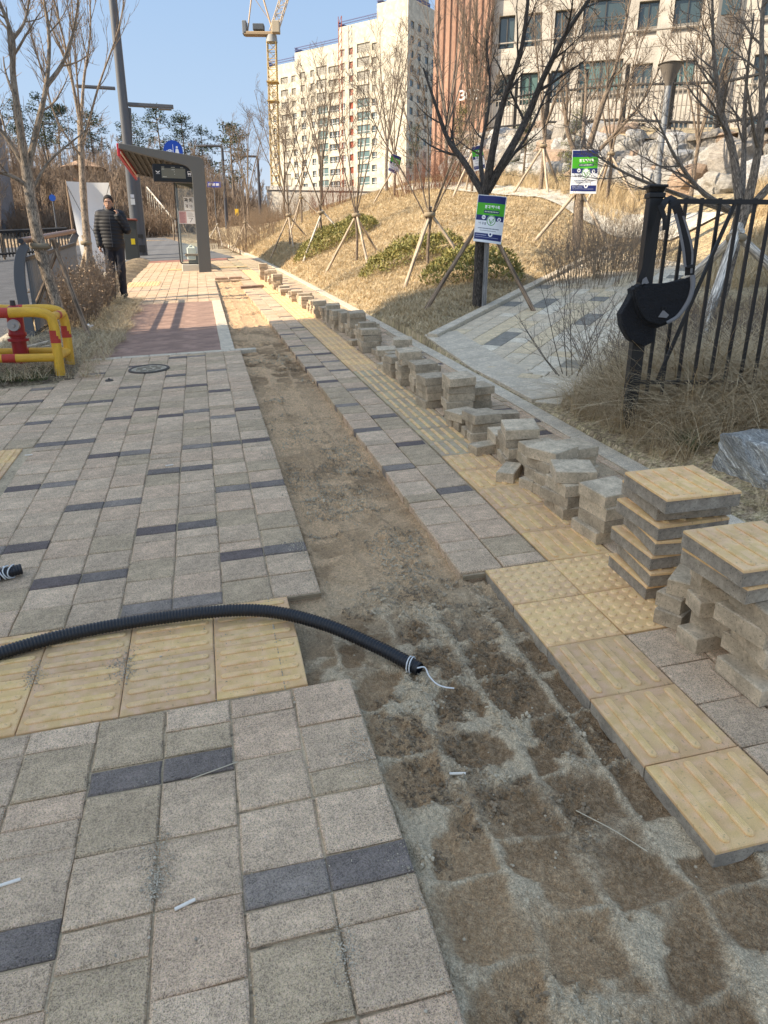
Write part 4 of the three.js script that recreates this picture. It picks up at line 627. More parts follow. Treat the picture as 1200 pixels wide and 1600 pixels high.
// bushes by the far fence and on the crest
[[7.0, 23.5, 1.3, 'red-brown bush on the crest below the white tower, left'], [8.0, 22.6, 1.3, 'red-brown bush on the crest beside the upright bushy tree'], [5.4, 30, 1.2, 'red-brown bush on the crest above the dip']].forEach(([t, s, h, w]) => shrub(w, at(t, s), .9, .7, h, 130, { floor: floorY, mat: mat(.26, .13, .085), mat2: mat(.24, .13, .09), tw: 5, tw2: 2, out: .35, r: .007, group: 'red-brown bushes on the crest' }));
[[2.2, 31, 'dry tuft bush below the crest by the lane'], [1.4, 36, 'dry bush beyond the lane saplings'], [3.2, 35, 'brown bush on the bank before the arched portal'], [2.6, 40, 'brown bush right of the second lane lamp'], [4.6, 37, 'brown bush above the bank near the crane'], [.9, 44, 'brown bush at the far lane edge'], [3.6, 46, 'brown bush below the concrete wall']].forEach(([t, s, w]) => shrub(w, at(t, s), 1.0, .8, 1.15, 120, { floor: floorY, mat: mat(.28, .2, .135), mat2: reed, tw: 5, tw2: 2, r: .008 }));
// small conifers
const needle = phys(.035, .055, .02, { roughness: .8, side: THREE.DoubleSide }), needle2 = phys(.12, .13, .035, { roughness: .8, side: THREE.DoubleSide });
function conifer(label, pos, h, w, m, o = {}) {
  const root = thing('conifer', label, 'tree', pos, o.group ?? 'conifers'), f = new GB(), tr = new GB(), lo = o.low ?? .12, cl = o.clumps ?? 60;
  const P = wander(V(0, -.1, 0), UP, h, 8, .03, .02); tr.tube(P, P.map((_, k) => lerp(h * .018, h * .004, k / 8)), 7);
  for (let i = 0; i < cl; i++) { const q = lerp(lo, 1, rnd()), k = Math.min(7, Math.floor(q * 8)), c = P[k].clone().lerp(P[k + 1], q * 8 - k), a = rr(0, 6.283), R0 = w * (o.flat ? Math.sin(Math.PI * clamp((q - lo) / (1 - lo) * .8 + .15)) : 1.02 - q) * rr(.35, 1), e = c.clone().add(V(Math.cos(a) * R0, rr(.0, .25) * R0, Math.sin(a) * R0)); tr.tube([c, e], [h * .005, h * .002], 3, false); const s2 = o.cs ?? h * .07; for (let j = 0; j < (o.per ?? 46); j++) f.leaf(e.clone().add(V(rr(-1, 1) * s2, rr(-.5, .6) * s2, rr(-1, 1) * s2)), V(rr(-1, 1), rr(-.2, 1), rr(-1, 1)).normalize(), o.nw ?? h * .006, o.nl ?? h * .03); }
  part(root, 'trunk', tr.geo(), BK.brown); part(root, 'crown', f.geo(), m); return root;
}
[[8.2, 23.2, 2.3, .7, 'yellow-green young conifer on the crest right of the bushy tree'], [9.0, 20.2, 2.2, .6, 'dark young conifer behind the poster tree, left'], [9.6, 18.6, 1.9, .6, 'yellow-green young conifer behind the poster tree, right'], [7.4, 25.5, 2.0, .7, 'dark conifer on the crest left of the bushy tree']].forEach(([t, s, h, w, l], i) => conifer(l, at(t, s), h, w, i % 2 ? needle : needle2, { clumps: 46, group: 'young conifers on the crest' }));
console.log('vegetation');

// ------------------------------------------------------------------ black fence and bag
const ironBlack = mat(.008, .008, .009, { roughness: .45 });
const upright = (o, yaw = YAW) => { o.rotation.y = yaw; return o; };
{
  const o = thing('black_fence', 'black metal bar fence with a capped square post at the right', 'fence', V(1.614, .36, -4.46));
  const yT = 1.475, yB = .4, L = 2.7;
  part(o, 'post', rbox(.078, 1.72, .078, .006, 0, .64, 0), ironBlack);
  part(o, 'post_cap', merge([rbox(.096, .03, .096, .006, 0, 1.505, 0), new THREE.CylinderGeometry(.062, .052, .03, 4, 1).rotateY(Math.PI / 4).translate(0, 1.535, 0), rbox(.112, .016, .112, .005, 0, 1.555, 0)]), ironBlack);
  part(o, 'top_rail', box(L, .026, .03, L / 2 + .03, yT, 0), ironBlack); part(o, 'bottom_rail', box(L, .022, .028, L / 2 + .03, yB, 0), ironBlack);
  const bg = box(.018, yT - yB + .1, .018, 0, (yT + yB) / 2 - .03, 0);
  for (let i = 0; i < 26; i++) { const b = part(o, 'bar', bg, ironBlack); b.position.set(.1 + i * .099, 0, rr(-.004, .004)); b.rotation.z = rr(-.012, .012); }
  const d = part(o, 'bent_bar', bar(V(.47, 1.46, .035), V(.14, .42, .05), .018, .018), ironBlack); part(o, 'bent_bar', bar(V(1.25, 1.46, .035), V(.98, .42, .05), .018, .018), ironBlack);
}
{
  const cloth = phys(.009, .01, .014, { roughness: .85, sheen: .3, bumpMap: rep(TX.roughBump, 1.6, 1.6), bumpScale: .02 }), grey = mat(.2, .2, .21, { roughness: .8 }), web = mat(.01, .01, .012, { roughness: .7 });
  const o = thing('messenger_bag', 'black messenger bag with grey trim hanging from the fence post', 'bag', V(1.69, 1.25, -4.37)); o.rotation.z = .12;
  // flap: a curved panel
  const s = new THREE.Shape(); s.moveTo(-.165, .115); s.lineTo(-.12, .135); s.quadraticCurveTo(0, .1, .155, .135); s.lineTo(.178, .1); s.lineTo(.17, .03); s.quadraticCurveTo(.14, -.05, .07, -.088); s.lineTo(-.02, -.112); s.lineTo(-.09, -.085); s.quadraticCurveTo(-.155, -.02, -.165, .115);
  part(o, 'flap', new THREE.ExtrudeGeometry(s, { depth: .012, bevelEnabled: true, bevelSize: .006, bevelThickness: .006, bevelSegments: 2, curveSegments: 14 }).translate(0, 0, .05), cloth);
  part(o, 'body', new THREE.ExtrudeGeometry(s, { depth: .085, bevelEnabled: true, bevelSize: .012, bevelThickness: .015, bevelSegments: 3, curveSegments: 14 }).scale(.97, 1.0, 1).translate(-.004, -.016, -.06), cloth);
  const e = new THREE.Shape(); e.moveTo(-.15, .11); e.lineTo(-.19, .03); e.lineTo(-.232, -.035); e.lineTo(-.225, -.1); e.quadraticCurveTo(-.2, -.17, -.165, -.2); e.lineTo(-.1, -.235); e.lineTo(-.045, -.215); e.lineTo(-.04, -.1); e.lineTo(-.1, 0);
  part(o, 'side_pocket', new THREE.ExtrudeGeometry(e, { depth: .07, bevelEnabled: true, bevelSize: .01, bevelThickness: .012, bevelSegments: 3, curveSegments: 10 }).translate(0, 0, -.06), cloth);
  const g = new GB(), C = smooth([V(.168, .15, .07), V(.17, .08, .072), V(.145, 0, .072), V(.08, -.082, .074), V(.02, -.11, .072)], 18); g.tube(C, C.map((_, i) => lerp(.017, .011, i / 18)), 6); part(o, 'grey_trim', g.geo().scale(1, 1, .7).translate(0, 0, .02), grey);
  const t = new THREE.Shape(); t.moveTo(-.03, -.07); t.lineTo(.0, -.03); t.lineTo(.035, -.065); t.lineTo(.02, -.08); part(o, 'clasp_tab', new THREE.ExtrudeGeometry(t, { depth: .006, bevelEnabled: false }).translate(-.005, 0, .07), grey);
  part(o, 'clasp_ring', new THREE.TorusGeometry(.011, .003, 6, 16).translate(0, -.022, .075), web);
  const tl = new THREE.Shape(); tl.moveTo(-.13, .12); tl.lineTo(-.085, .135); tl.lineTo(-.1, .17); tl.lineTo(-.12, .16); part(o, 'strap_tab', new THREE.ExtrudeGeometry(tl, { depth: .008, bevelEnabled: false }).translate(-.005, 0, .06), grey);
  const ribbon = (P, w, m, name, tw = 0) => { const q = new GB(), C2 = smooth(P, 20); for (let i = 0; i < 20; i++) { const a = C2[i], b = C2[i + 1], d = b.clone().sub(a).normalize(), x = V(Math.cos(tw), 0, Math.sin(tw)); const sd = x.addScaledVector(d, -x.dot(d)).normalize().multiplyScalar(w / 2), nn = sd.clone().cross(d).normalize().multiplyScalar(.0025); for (const f of [1, -1]) q.quad(a.clone().sub(sd).addScaledVector(nn, f), a.clone().add(sd).addScaledVector(nn, f), b.clone().add(sd).addScaledVector(nn, f), b.clone().sub(sd).addScaledVector(nn, f)); } return part(o, name, q.geo(), m); };
  ribbon([V(-.13, .14, .02), V(-.09, .25, .03), V(-.05, .42, .04), V(-.01, .55, .055), V(.03, .595, .03)], .034, web, 'strap', .3); ribbon([V(.165, .15, .03), V(.155, .28, .045), V(.11, .44, .045), V(.06, .57, .04), V(.04, .6, .0)], .05, web, 'shoulder_pad', .2); ribbon([V(.172, .16, .04), V(.17, .29, .05), V(.135, .42, .05), V(.1, .52, .05)], .012, grey, 'grey_edge', .2); ribbon([V(.13, .2, .05), V(.115, .3, .055), V(.085, .43, .055), V(.065, .5, .055)], .016, grey, 'grey_edge', .2); ribbon([V(-.03, .56, .06), V(.0, .48, .065), V(.0, .42, .065)], .028, web, 'loose_strap_end', .1);
  part(o, 'buckle', rbox(.05, .02, .012, .004, .16, .2, .045), web);
}
// ------------------------------------------------------------------ hydrant and its guard
const guardY = mat(.78, .44, .04, { roughness: .55, map: TX.stain }), bandR = mat(.5, .05, .03, { roughness: .6, map: TX.stain }), hydR = mat(.34, .015, .02, { roughness: .4 });
{
  const o = thing('hydrant_guard', 'yellow tubular guard frame with red bands around the hydrant', 'guard frame', G(-1.93, 7.83)); upright(o);
  const frame = (z) => { const P = [V(-.44, -.1, z), V(-.44, .3, z), V(-.44, .5, z), V(-.415, .59, z), V(-.33, .625, z), V(0, .625, z), V(.33, .625, z), V(.415, .59, z), V(.44, .5, z), V(.44, .3, z), V(.44, -.1, z)]; const g = new GB(), C = new THREE.CatmullRomCurve3(P, false, 'centripetal').getPoints(70); g.tube(C, C.map(() => .047), 16); return g.geo(); };
  const band = (a, b) => cyl(a, b, .0485, .0485, 16, true);
  for (const z of [.3, -.3]) { part(o, 'hoop', frame(z), guardY); part(o, 'lower_bar', cyl(V(-.44, .2, z), V(.44, .2, z), .04, .04, 14), guardY); part(o, 'red_band', band(V(-.06, .625, z), V(.06, .625, z)), bandR); part(o, 'red_band', cyl(V(-.06, .2, z), V(.06, .2, z), .0415, .0415, 14, true), bandR); for (const x of [-.44, .44]) part(o, 'red_band', band(V(x, .34, z), V(x, .46, z)), bandR); }
  for (const x of [-.43, .43]) { part(o, 'side_bar', cyl(V(x, .585, -.3), V(x, .585, .3), .04, .04, 14), guardY); part(o, 'side_bar', cyl(V(x, .2, -.3), V(x, .2, .3), .04, .04, 14), guardY); part(o, 'red_band', cyl(V(x, .585, -.06), V(x, .585, .06), .0415, .0415, 14, true), bandR); }
}
{
  const o = thing('fire_hydrant', 'dark red fire hydrant with a silver side cap inside the guard', 'hydrant', G(-1.92, 7.95)); upright(o);
  const prof = [[0, 0], [.1, 0], [.1, .03], [.075, .04], [.07, .05], [.07, .36], [.085, .37], [.085, .4], [.075, .41], [.078, .56], [.07, .62], [.045, .66], [0, .67]].map(([x, y]) => new THREE.Vector2(x, y));
  part(o, 'barrel', new THREE.LatheGeometry(prof, 24), hydR); part(o, 'top_nut', new THREE.CylinderGeometry(.024, .028, .05, 6).translate(0, .69, 0), mat(.07, .06, .06, { metalness: .6, roughness: .5 }));
  const steel = mat(.42, .42, .42, { metalness: .7, roughness: .4 }); const cap = part(o, 'outlet_cap', new THREE.CylinderGeometry(.055, .058, .05, 24).rotateX(Math.PI / 2).translate(0, .48, .1), steel); part(cap, 'cap_nut', new THREE.CylinderGeometry(.02, .02, .03, 5).rotateX(Math.PI / 2).translate(0, .48, .135), steel);
  part(o, 'bolt_flange', new THREE.CylinderGeometry(.1, .1, .025, 20).translate(0, .33, 0), hydR);
}
[['upper pale pole lying on the straw behind the hydrant guard', -2.25, 8.75, -1.85, 9.25, .07], ['lower pale pole lying on the straw behind the hydrant guard', -2.2, 8.6, -1.8, 9.1, .045]].forEach(([w, a, b, c, d, y]) => { const p = G(a, b, y); solo('wooden_pole', w, 'pole', cyl(V(0, 0, 0), G(c, d, y + .03).sub(p), .035, .03, 10), poleM[0], p, 'loose poles'); });
{ const g = new THREE.IcosahedronGeometry(.05, 2), p = g.attributes.position; for (let i = 0; i < p.count; i++) { const q = .6 + .8 * hash(Math.round(p.getX(i) * 900), Math.round(p.getZ(i) * 900) + Math.round(p.getY(i) * 777)); p.setXYZ(i, p.getX(i) * q * 1.3, p.getY(i) * q * .6, p.getZ(i) * q); } g.computeVertexNormals(); solo('paper_scrap', 'crumpled white paper scrap on the straw right of the guard', 'paper', g, mat(.8, .8, .8), G(-1.62, 10.6, .08)); }
// ------------------------------------------------------------------ road railing
{
  const o = thing('road_railing', 'dark bar railing with a round brown handrail between hedge and road', 'railing', G(-2.16, 12, 0)); upright(o);
  const dk = mat(.05, .052, .056, { roughness: .5 }), br = mat(.3, .19, .14, { roughness: .45, metalness: .2 }); const L = 4.1;
  part(o, 'handrail', cyl(V(0, 1.235 - .15, L / 2 + .05), V(0, 1.235 + .15, -L / 2), .037, .037, 14), br); part(o, 'rail_end', cyl(V(0, 1.083, L / 2 + .05), V(0, 1.082, L / 2 + .062), .03, .03, 14), dk);
  const rise = (z) => -z * .074; part(o, 'top_rail', bar(V(0, 1.03 + rise(L / 2), L / 2), V(0, 1.03 + rise(-L / 2), -L / 2), .03, .045), dk); part(o, 'bottom_rail', bar(V(0, .14 + rise(L / 2), L / 2), V(0, .14 + rise(-L / 2), -L / 2), .03, .04), dk);
  const barG = mat(.2, .2, .2, { roughness: .5 }), b = box(.022, .9, .022); for (let i = 0; i < 40; i++) { const z = L / 2 - .1 - i * .1; part(o, 'bar', b, barG).position.set(0, .58 + rise(z), z); }
  const sh = new THREE.Shape(); sh.moveTo(0, -.1); sh.lineTo(.13, -.1); sh.lineTo(.1, .6); sh.quadraticCurveTo(.1, 1.0, .2, 1.13); sh.lineTo(.16, 1.2); sh.quadraticCurveTo(.0, 1.1, -.02, .7); sh.lineTo(0, -.1);
  for (const z of [L / 2, -L / 2]) part(o, 'end_post', new THREE.ExtrudeGeometry(sh, { depth: .03, bevelEnabled: true, bevelSize: .004, bevelThickness: .004, bevelSegments: 1 }).translate(-.13, rise(z) + .03, z), mat(.13, .13, .135, { roughness: .5 }));
}
// white sheet tied between the trees
{
  const g = sheet(14, 18, (u, v) => V(lerp(lerp(-.26, -.4, v), lerp(.42, .4, v), u) + .0 * v, lerp(.45, 2.12, v), .05 * Math.sin(u * 5 + v * 2) + .04 * Math.sin(v * 7)), null), o = thing('white_sheet', 'white tarpaulin sheet hung upright behind the slender tree', 'sheet', G(-2.12, 16.4)); upright(o);
  part(o, 'tarpaulin', g, phys(.86, .86, .84, { side: THREE.DoubleSide, roughness: .7 })); part(o, 'frame_pole', cyl(V(-.41, -.1, -.05), V(-.41, 2.15, -.05), .02, .02, 8), poleM[1]); part(o, 'frame_pole', cyl(V(.42, -.1, -.05), V(.42, 2.15, -.05), .02, .02, 8), poleM[1]);
  const r = new GB(); r.tube([V(.4, 2.08, .06), V(.2, 1.5, .15), V(.1, .9, .1)], [.006, .006, .006], 4); r.tube([V(-.4, 2.05, .06), V(-.2, 1.6, .15), V(.0, 1.2, .1)], [.006, .006, .006], 4); part(o, 'rope', r.geo(), mat(.08, .08, .08));
}
// ------------------------------------------------------------------ bus shelter
const shG = mat(.105, .108, .103, { roughness: .5 });
const strokes = (c, S, x, y, k, w) => { c.lineWidth = w; c.lineCap = 'round'; for (const l of S) { c.beginPath(); if (l[0] === 'o') c.arc(x + l[1] * k, y + l[2] * k, l[3] * k, 0, 6.3); else { c.moveTo(x + l[0] * k, y + l[1] * k); for (let i = 2; i < l.length; i += 2) c.lineTo(x + l[i] * k, y + l[i + 1] * k); } c.stroke(); } };
const GWA = [[0, .1, .45, .1, .45, .45], [.22, .35, .22, .62], [0, .68, .55, .6], [.7, 0, .7, 1], [.7, .45, .92, .45]], OE = [['o', .27, .28, .2], [.27, .5, .27, .68], [0, .74, .58, .68], [.78, 0, .78, 1]];
const HAN = [[[0, .1, .5, .1, .1, .5], [.25, .2, .5, .5], [.75, 0, .75, .55], [.55, .25, .75, .25], [.15, .65, .75, .65, .75, 1, .15, 1, .15, .65]], [[0, .1, .5, .1, .5, .5], [.75, 0, .75, .9], [.55, .3, .75, .3], [.1, .7, .6, .7, .6, 1]], [[.1, .1, .6, .1], [0, .25, .7, .25], ['o', .35, .45, .14], [.85, 0, .85, 1], [.85, .5, 1, .5]], [[.05, 0, .05, .45, .55, .45], [.75, 0, .75, 1], [.75, .4, .95, .4]], [[.1, .05, .7, .05, .7, .25, .1, .25, .1, .45, .7, .45], [0, .65, .9, .65], [.15, .8, .7, .8, .7, 1]]];
{
  const o = thing('bus_shelter', 'grey cantilever bus shelter with glass panel and arrival display', 'bus shelter', G(.06, 21.1)); upright(o);
  const s = new THREE.Shape(); s.moveTo(-.14, -.1); s.lineTo(.17, -.1); s.lineTo(.17, 2.68); s.quadraticCurveTo(.17, 2.84, .0, 2.86); s.lineTo(-1.9, 3.09); s.lineTo(-1.91, 2.99); s.lineTo(-.35, 2.66); s.quadraticCurveTo(-.16, 2.6, -.14, 2.45); s.lineTo(-.14, -.1);
  for (const z of [0, -5.2]) part(o, 'side_frame', new THREE.ExtrudeGeometry(s, { depth: .16, bevelEnabled: true, bevelSize: .012, bevelThickness: .012, bevelSegments: 2, curveSegments: 8 }).translate(0, 0, z - .08), shG);
  const rf = part(o, 'roof_panel', bar(V(-1.9, 3.05, -2.6), V(.02, 2.81, -2.6), .05, 5.2), shG);
  const dkm = mat(.09, .09, .09); for (let i = 0; i < 10; i++) { const f = (i + .5) / 10; part(o, 'roof_slat', box(.05, .07, 5.1, lerp(-1.83, -.3, f), lerp(2.975, 2.74, f), -2.6), dkm); }
  part(o, 'roof_lining', bar(V(-1.87, 3.01, -2.6), V(-.1, 2.795, -2.6), .012, 5.1), dkm);
  part(o, 'red_fascia', rbox(.07, .3, 5.3, .015, -1.93, 2.95, -2.6), mat(.5, .02, .035, { roughness: .4 })); part(o, 'white_trim', box(.012, .05, 5.25, -1.888, 2.9, -2.6), mat(.8, .8, .8));
  // glass end panel
  const fr = (x0, x1, y0, y1, w, d) => { const a = new THREE.Shape(), rq = (S, X0, X1, Y0, Y1, r) => { S.moveTo(X0 + r, Y0); S.lineTo(X1 - r, Y0); S.quadraticCurveTo(X1, Y0, X1, Y0 + r); S.lineTo(X1, Y1 - r); S.quadraticCurveTo(X1, Y1, X1 - r, Y1); S.lineTo(X0 + r, Y1); S.quadraticCurveTo(X0, Y1, X0, Y1 - r); S.lineTo(X0, Y0 + r); S.quadraticCurveTo(X0, Y0, X0 + r, Y0); return S; }; rq(a, x0, x1, y0, y1, .1); a.holes.push(rq(new THREE.Path(), x0 + w, x1 - w, y0 + w, y1 - w, .07)); return new THREE.ExtrudeGeometry(a, { depth: d, bevelEnabled: false, curveSegments: 6 }); };
  const gp = part(o, 'panel_frame', fr(-.66, -.1, .2, 2.36, .03, .06).translate(0, 0, -.75), mat(.04, .04, .042, { roughness: .4 })); part(gp, 'pane', box(.5, 2.1, .012, -.38, 1.28, -.72), phys(.93, .97, .955, { transmission: 1, roughness: .03, thickness: 0, ior: 1.45 }));
  part(o, 'glass_wall', box(.012, 1.95, 3.2, -.02, 1.35, -2.2), phys(.93, .97, .955, { transmission: 1, roughness: .03, thickness: 0 })); part(o, 'wall_rail', box(.05, .05, 3.6, -.02, .35, -2.1), shG); part(o, 'wall_rail', box(.05, .05, 3.6, -.02, 2.35, -2.1), shG);
  part(o, 'panel_foot', rbox(.5, .22, .16, .02, -.36, .09, -.72), mat(.6, .58, .5)); part(o, 'bench', rbox(.42, .06, 2.6, .02, -.3, .46, -2.2), poleM[1]); part(o, 'bench_support', box(.3, .44, .1, -.28, .21, -1.2), shG); part(o, 'bench_support', box(.3, .44, .1, -.28, .21, -3.2), shG);
  const dp = part(o, 'display_case', rbox(1.08, .43, .14, .02, -.6, 2.45, -.05), mat(.012, .012, .014, { roughness: .3 }));
  const scr = canvasTex(512, 200, (c, w, h) => { c.fillStyle = '#07080a'; c.fillRect(0, 0, w, h); c.fillStyle = '#6d6d5f'; c.fillRect(95, 38, 305, 124); c.fillStyle = '#a8a898'; for (let i = 0; i < 3; i++) for (let j = 0; j < 3 + i % 2; j++) c.fillRect(100 + i * 120 + j * 13, 20, 9, 11); c.fillStyle = '#d8d8cc'; for (const [x, y, k] of [[104, 46, 3], [110, 142, 5], [228, 50, 4], [255, 76, 1], [258, 108, 1]]) for (let j = 0; j < k; j++) c.fillRect(x + j * 10, y, 7, 8); c.strokeStyle = '#e8e8e8'; c.fillStyle = '#e8e8e8'; c.beginPath(); c.moveTo(18, 72); c.quadraticCurveTo(40, 76, 50, 88); c.quadraticCurveTo(60, 76, 82, 72); c.quadraticCurveTo(66, 96, 50, 100); c.quadraticCurveTo(34, 96, 18, 72); c.fill(); c.fillRect(26, 108, 48, 5); c.fillRect(428, 66, 46, 44); c.fillStyle = '#07080a'; c.fillRect(434, 72, 34, 18); c.fillStyle = '#e8e8e8'; c.fillRect(432, 110, 10, 8); c.fillRect(460, 110, 10, 8); c.fillRect(426, 126, 50, 4); });
  part(dp, 'screen', new THREE.PlaneGeometry(1.02, .38).translate(-.6, 2.45, .0215), new THREE.MeshStandardMaterial({ map: scr, roughness: .35 })); part(o, 'display_hanger', cyl(V(-.85, 2.64, -.05), V(-.85, 2.9, -.05), .018, .018, 8), shG); part(o, 'display_hanger', cyl(V(-.2, 2.64, -.05), V(-.2, 2.75, -.05), .018, .018, 8), shG);
}
{
  const notice = (draw, w, h, label, x, y, z) => { const m = solo('paper_notice', label, 'notice', box(w, h, .002), [0, 0, 0, 0, 1, 0].map((k) => k ? new THREE.MeshStandardMaterial({ map: canvasTex(180, Math.round(180 * h / w), draw), roughness: .8 }) : mat(.8, .8, .8)), null); const b = G(.06, 21.1); m.position.copy(V(x, y, z).applyAxisAngle(UP, YAW).add(b)); m.rotation.y = YAW; };
  notice((c, w, h) => { c.fillStyle = '#f4f4f0'; c.fillRect(0, 0, w, h); c.strokeStyle = '#141414'; strokes(c, GWA, 14, 20, 66, 11); strokes(c, OE, 98, 20, 66, 11); strokes(c, HAN[1], 20, 128, 54, 8); strokes(c, HAN[3], 104, 132, 44, 6); }, .27, .34, 'white handwritten notice on the shelter glass, upper one', -.29, 1.78, -.707);
  notice((c, w, h) => { c.fillStyle = '#ece6e2'; c.fillRect(0, 0, w, h); c.fillStyle = '#d9b0ae'; c.fillRect(6, 6, 78, h - 12); c.fillStyle = '#b2777a'; for (let i = 0; i < 9; i++) c.fillRect(12, 12 + i * h / 10, 40 + (i * 37) % 24, 4); c.fillStyle = '#f6f6f4'; c.fillRect(86, 4, 90, h - 8); c.strokeStyle = '#777'; for (let i = 0; i < 4; i++) { c.lineWidth = 3; c.beginPath(); c.moveTo(96, 20 + i * 12); c.lineTo(150 + (i * 13) % 20, 20 + i * 12); c.stroke(); } c.lineWidth = 5; c.beginPath(); c.moveTo(106, 74); c.lineTo(150, 74); c.lineTo(122, 118); c.stroke(); }, .44, .33, 'pair of pink and white sheets on the shelter glass, lower one', -.37, 1.43, -.707);
  const p = G(.06, 21.1).add(V(-.33, .32, -1.0).applyAxisAngle(UP, YAW)); const can = thing('white_canister', 'white plastic canister behind the shelter glass', 'canister', p); upright(can); part(can, 'body', rbox(.24, .34, .16, .03, 0, .17, 0), mat(.75, .76, .72)); part(can, 'handle', new THREE.TorusGeometry(.06, .016, 6, 14, Math.PI).translate(0, .33, 0), mat(.75, .76, .72)); part(can, 'cap', new THREE.CylinderGeometry(.03, .03, .04, 12).translate(.08, .36, 0), mat(.7, .7, .66)); part(can, 'stand', box(.26, .2, .18, 0, -.22, 0), mat(.5, .49, .45));
}
// ------------------------------------------------------------------ big lamp pole, signs
const poleG = mat(.115, .12, .13, { roughness: .45 });
{
  const o = thing('street_lamp', 'tall dark grey square street lamp pole with two flat arms behind the shelter', 'street lamp', G(-2.43, 31.8)); upright(o);
  part(o, 'mast', new THREE.CylinderGeometry(.17, .27, 12.5, 4, 1).rotateY(Math.PI / 4).translate(0, 6.2, 0), poleG); part(o, 'base_box', new THREE.CylinderGeometry(.29, .31, 3.0, 4, 1).rotateY(Math.PI / 4).translate(.12, 1.4, -.1), poleG);
  part(o, 'arm', rbox(1.65, .12, .26, .02, 1.0, 5.42, 0), poleG); part(o, 'arm', rbox(1.4, .09, .2, .02, -.95, 5.95, -.1), poleG); part(o, 'lamp_head', rbox(.5, .07, .24, .02, 1.5, 5.34, 0), mat(.2, .2, .2)); part(o, 'arm_bracket', bar(V(.1, 3.6, .0), V(.2, 5.3, 0), .12, .12), poleG); part(o, 'black_band', box(.42, .12, .42, .05, .75, 0).rotateY(0), mat(.03, .03, .03)); part(o, 'black_band', box(.44, .25, .44, .08, .28, 0), mat(.03, .03, .03));
  part(o, 'sticker', box(.16, .22, .004, .0, 2.0, .245), mat(.7, .7, .68)); part(o, 'sticker', box(.14, .12, .004, .0, 2.2, .246), mat(.6, .62, .66));
}
{
  const o = thing('bicycle_path_sign', 'round blue bicycle and pedestrian sign rising above the shelter roof', 'traffic sign', G(-.62, 26)); upright(o);
  const face = canvasTex(256, 256, (c) => { c.fillStyle = '#0b47b4'; c.fillRect(0, 0, 256, 256); c.strokeStyle = '#eef2f8'; c.fillStyle = '#eef2f8'; c.lineWidth = 7; for (const x of [52, 108]) { c.beginPath(); c.arc(x, 150, 20, 0, 6.3); c.stroke(); } c.beginPath(); c.moveTo(52, 150); c.lineTo(70, 118); c.lineTo(98, 118); c.lineTo(108, 150); c.moveTo(70, 118); c.lineTo(82, 150); c.lineTo(98, 118); c.stroke(); c.fillRect(124, 50, 6, 150); c.beginPath(); c.arc(180, 84, 14, 0, 6.3); c.fill(); c.beginPath(); c.moveTo(164, 104); c.lineTo(196, 104); c.lineTo(208, 160); c.lineTo(190, 160); c.lineTo(190, 200); c.lineTo(172, 200); c.lineTo(172, 160); c.lineTo(152, 160); c.fill(); });
  part(o, 'post', cyl(V(0, -.1, 0), V(0, 3.62, 0), .035, .035, 10), poleG); const d = part(o, 'disc', new THREE.CylinderGeometry(.3, .3, .02, 32).rotateX(Math.PI / 2).translate(0, 3.38, .05), mat(.02, .08, .45)); part(d, 'sign_face', new THREE.CircleGeometry(.29, 32).translate(0, 3.38, .062), new THREE.MeshStandardMaterial({ map: face, roughness: .4 }));
  const q = thing('blue_disc_sign', 'small round blue sign far off across the road at the left', 'traffic sign', G(-7.6, 45, -.1)); upright(q); part(q, 'post', cyl(V(0, 0, 0), V(0, 2.9, 0), .04, .04, 8), poleG); part(q, 'disc', new THREE.CylinderGeometry(.17, .17, .02, 24).rotateX(Math.PI / 2).translate(0, 2.65, .05), mat(.03, .12, .5));
  const u = thing('utility_cabinet', 'dark utility cabinet with a yellow sticker beside the big lamp pole', 'cabinet', G(-2.45, 29.2)); upright(u); part(u, 'cabinet', rbox(.48, 1.35, .4, .02, 0, .66, 0), mat(.07, .075, .07)); part(u, 'lid', rbox(.56, .06, .48, .015, .0, 1.37, 0), mat(.3, .1, .07)); part(u, 'sticker', box(.14, .2, .004, .08, .62, .203), mat(.8, .6, .03));
}
// brown slab pieces at the head of the trench
[[.42, 18.3, 'left'], [.76, 18.35, 'right']].forEach(([t, s, w]) => { const m = solo('brown_slab', w + ' reddish brown slab at the far end of the trench', 'slab', paverGeo(.3, .22, .05, 33).translate(0, .05, 0), mat(.42, .29, .2, { map: TX.rough }), null, 'slabs at the trench end'); placeOn(m, t, s, .002, 0); });
[[1.0, 15.75, 'left'], [1.25, 15.8, 'right']].forEach(([t, s, w]) => { const m = solo('brown_slab', w + ' brown slab lying across the lifted strip in the sun', 'slab', paverGeo(.24, .2, .05, 34).translate(0, .05, 0), mat(.3, .2, .14, { map: TX.rough }), null, 'slabs across the lifted strip'); placeOn(m, t + drift(s), s, .003, .05); });
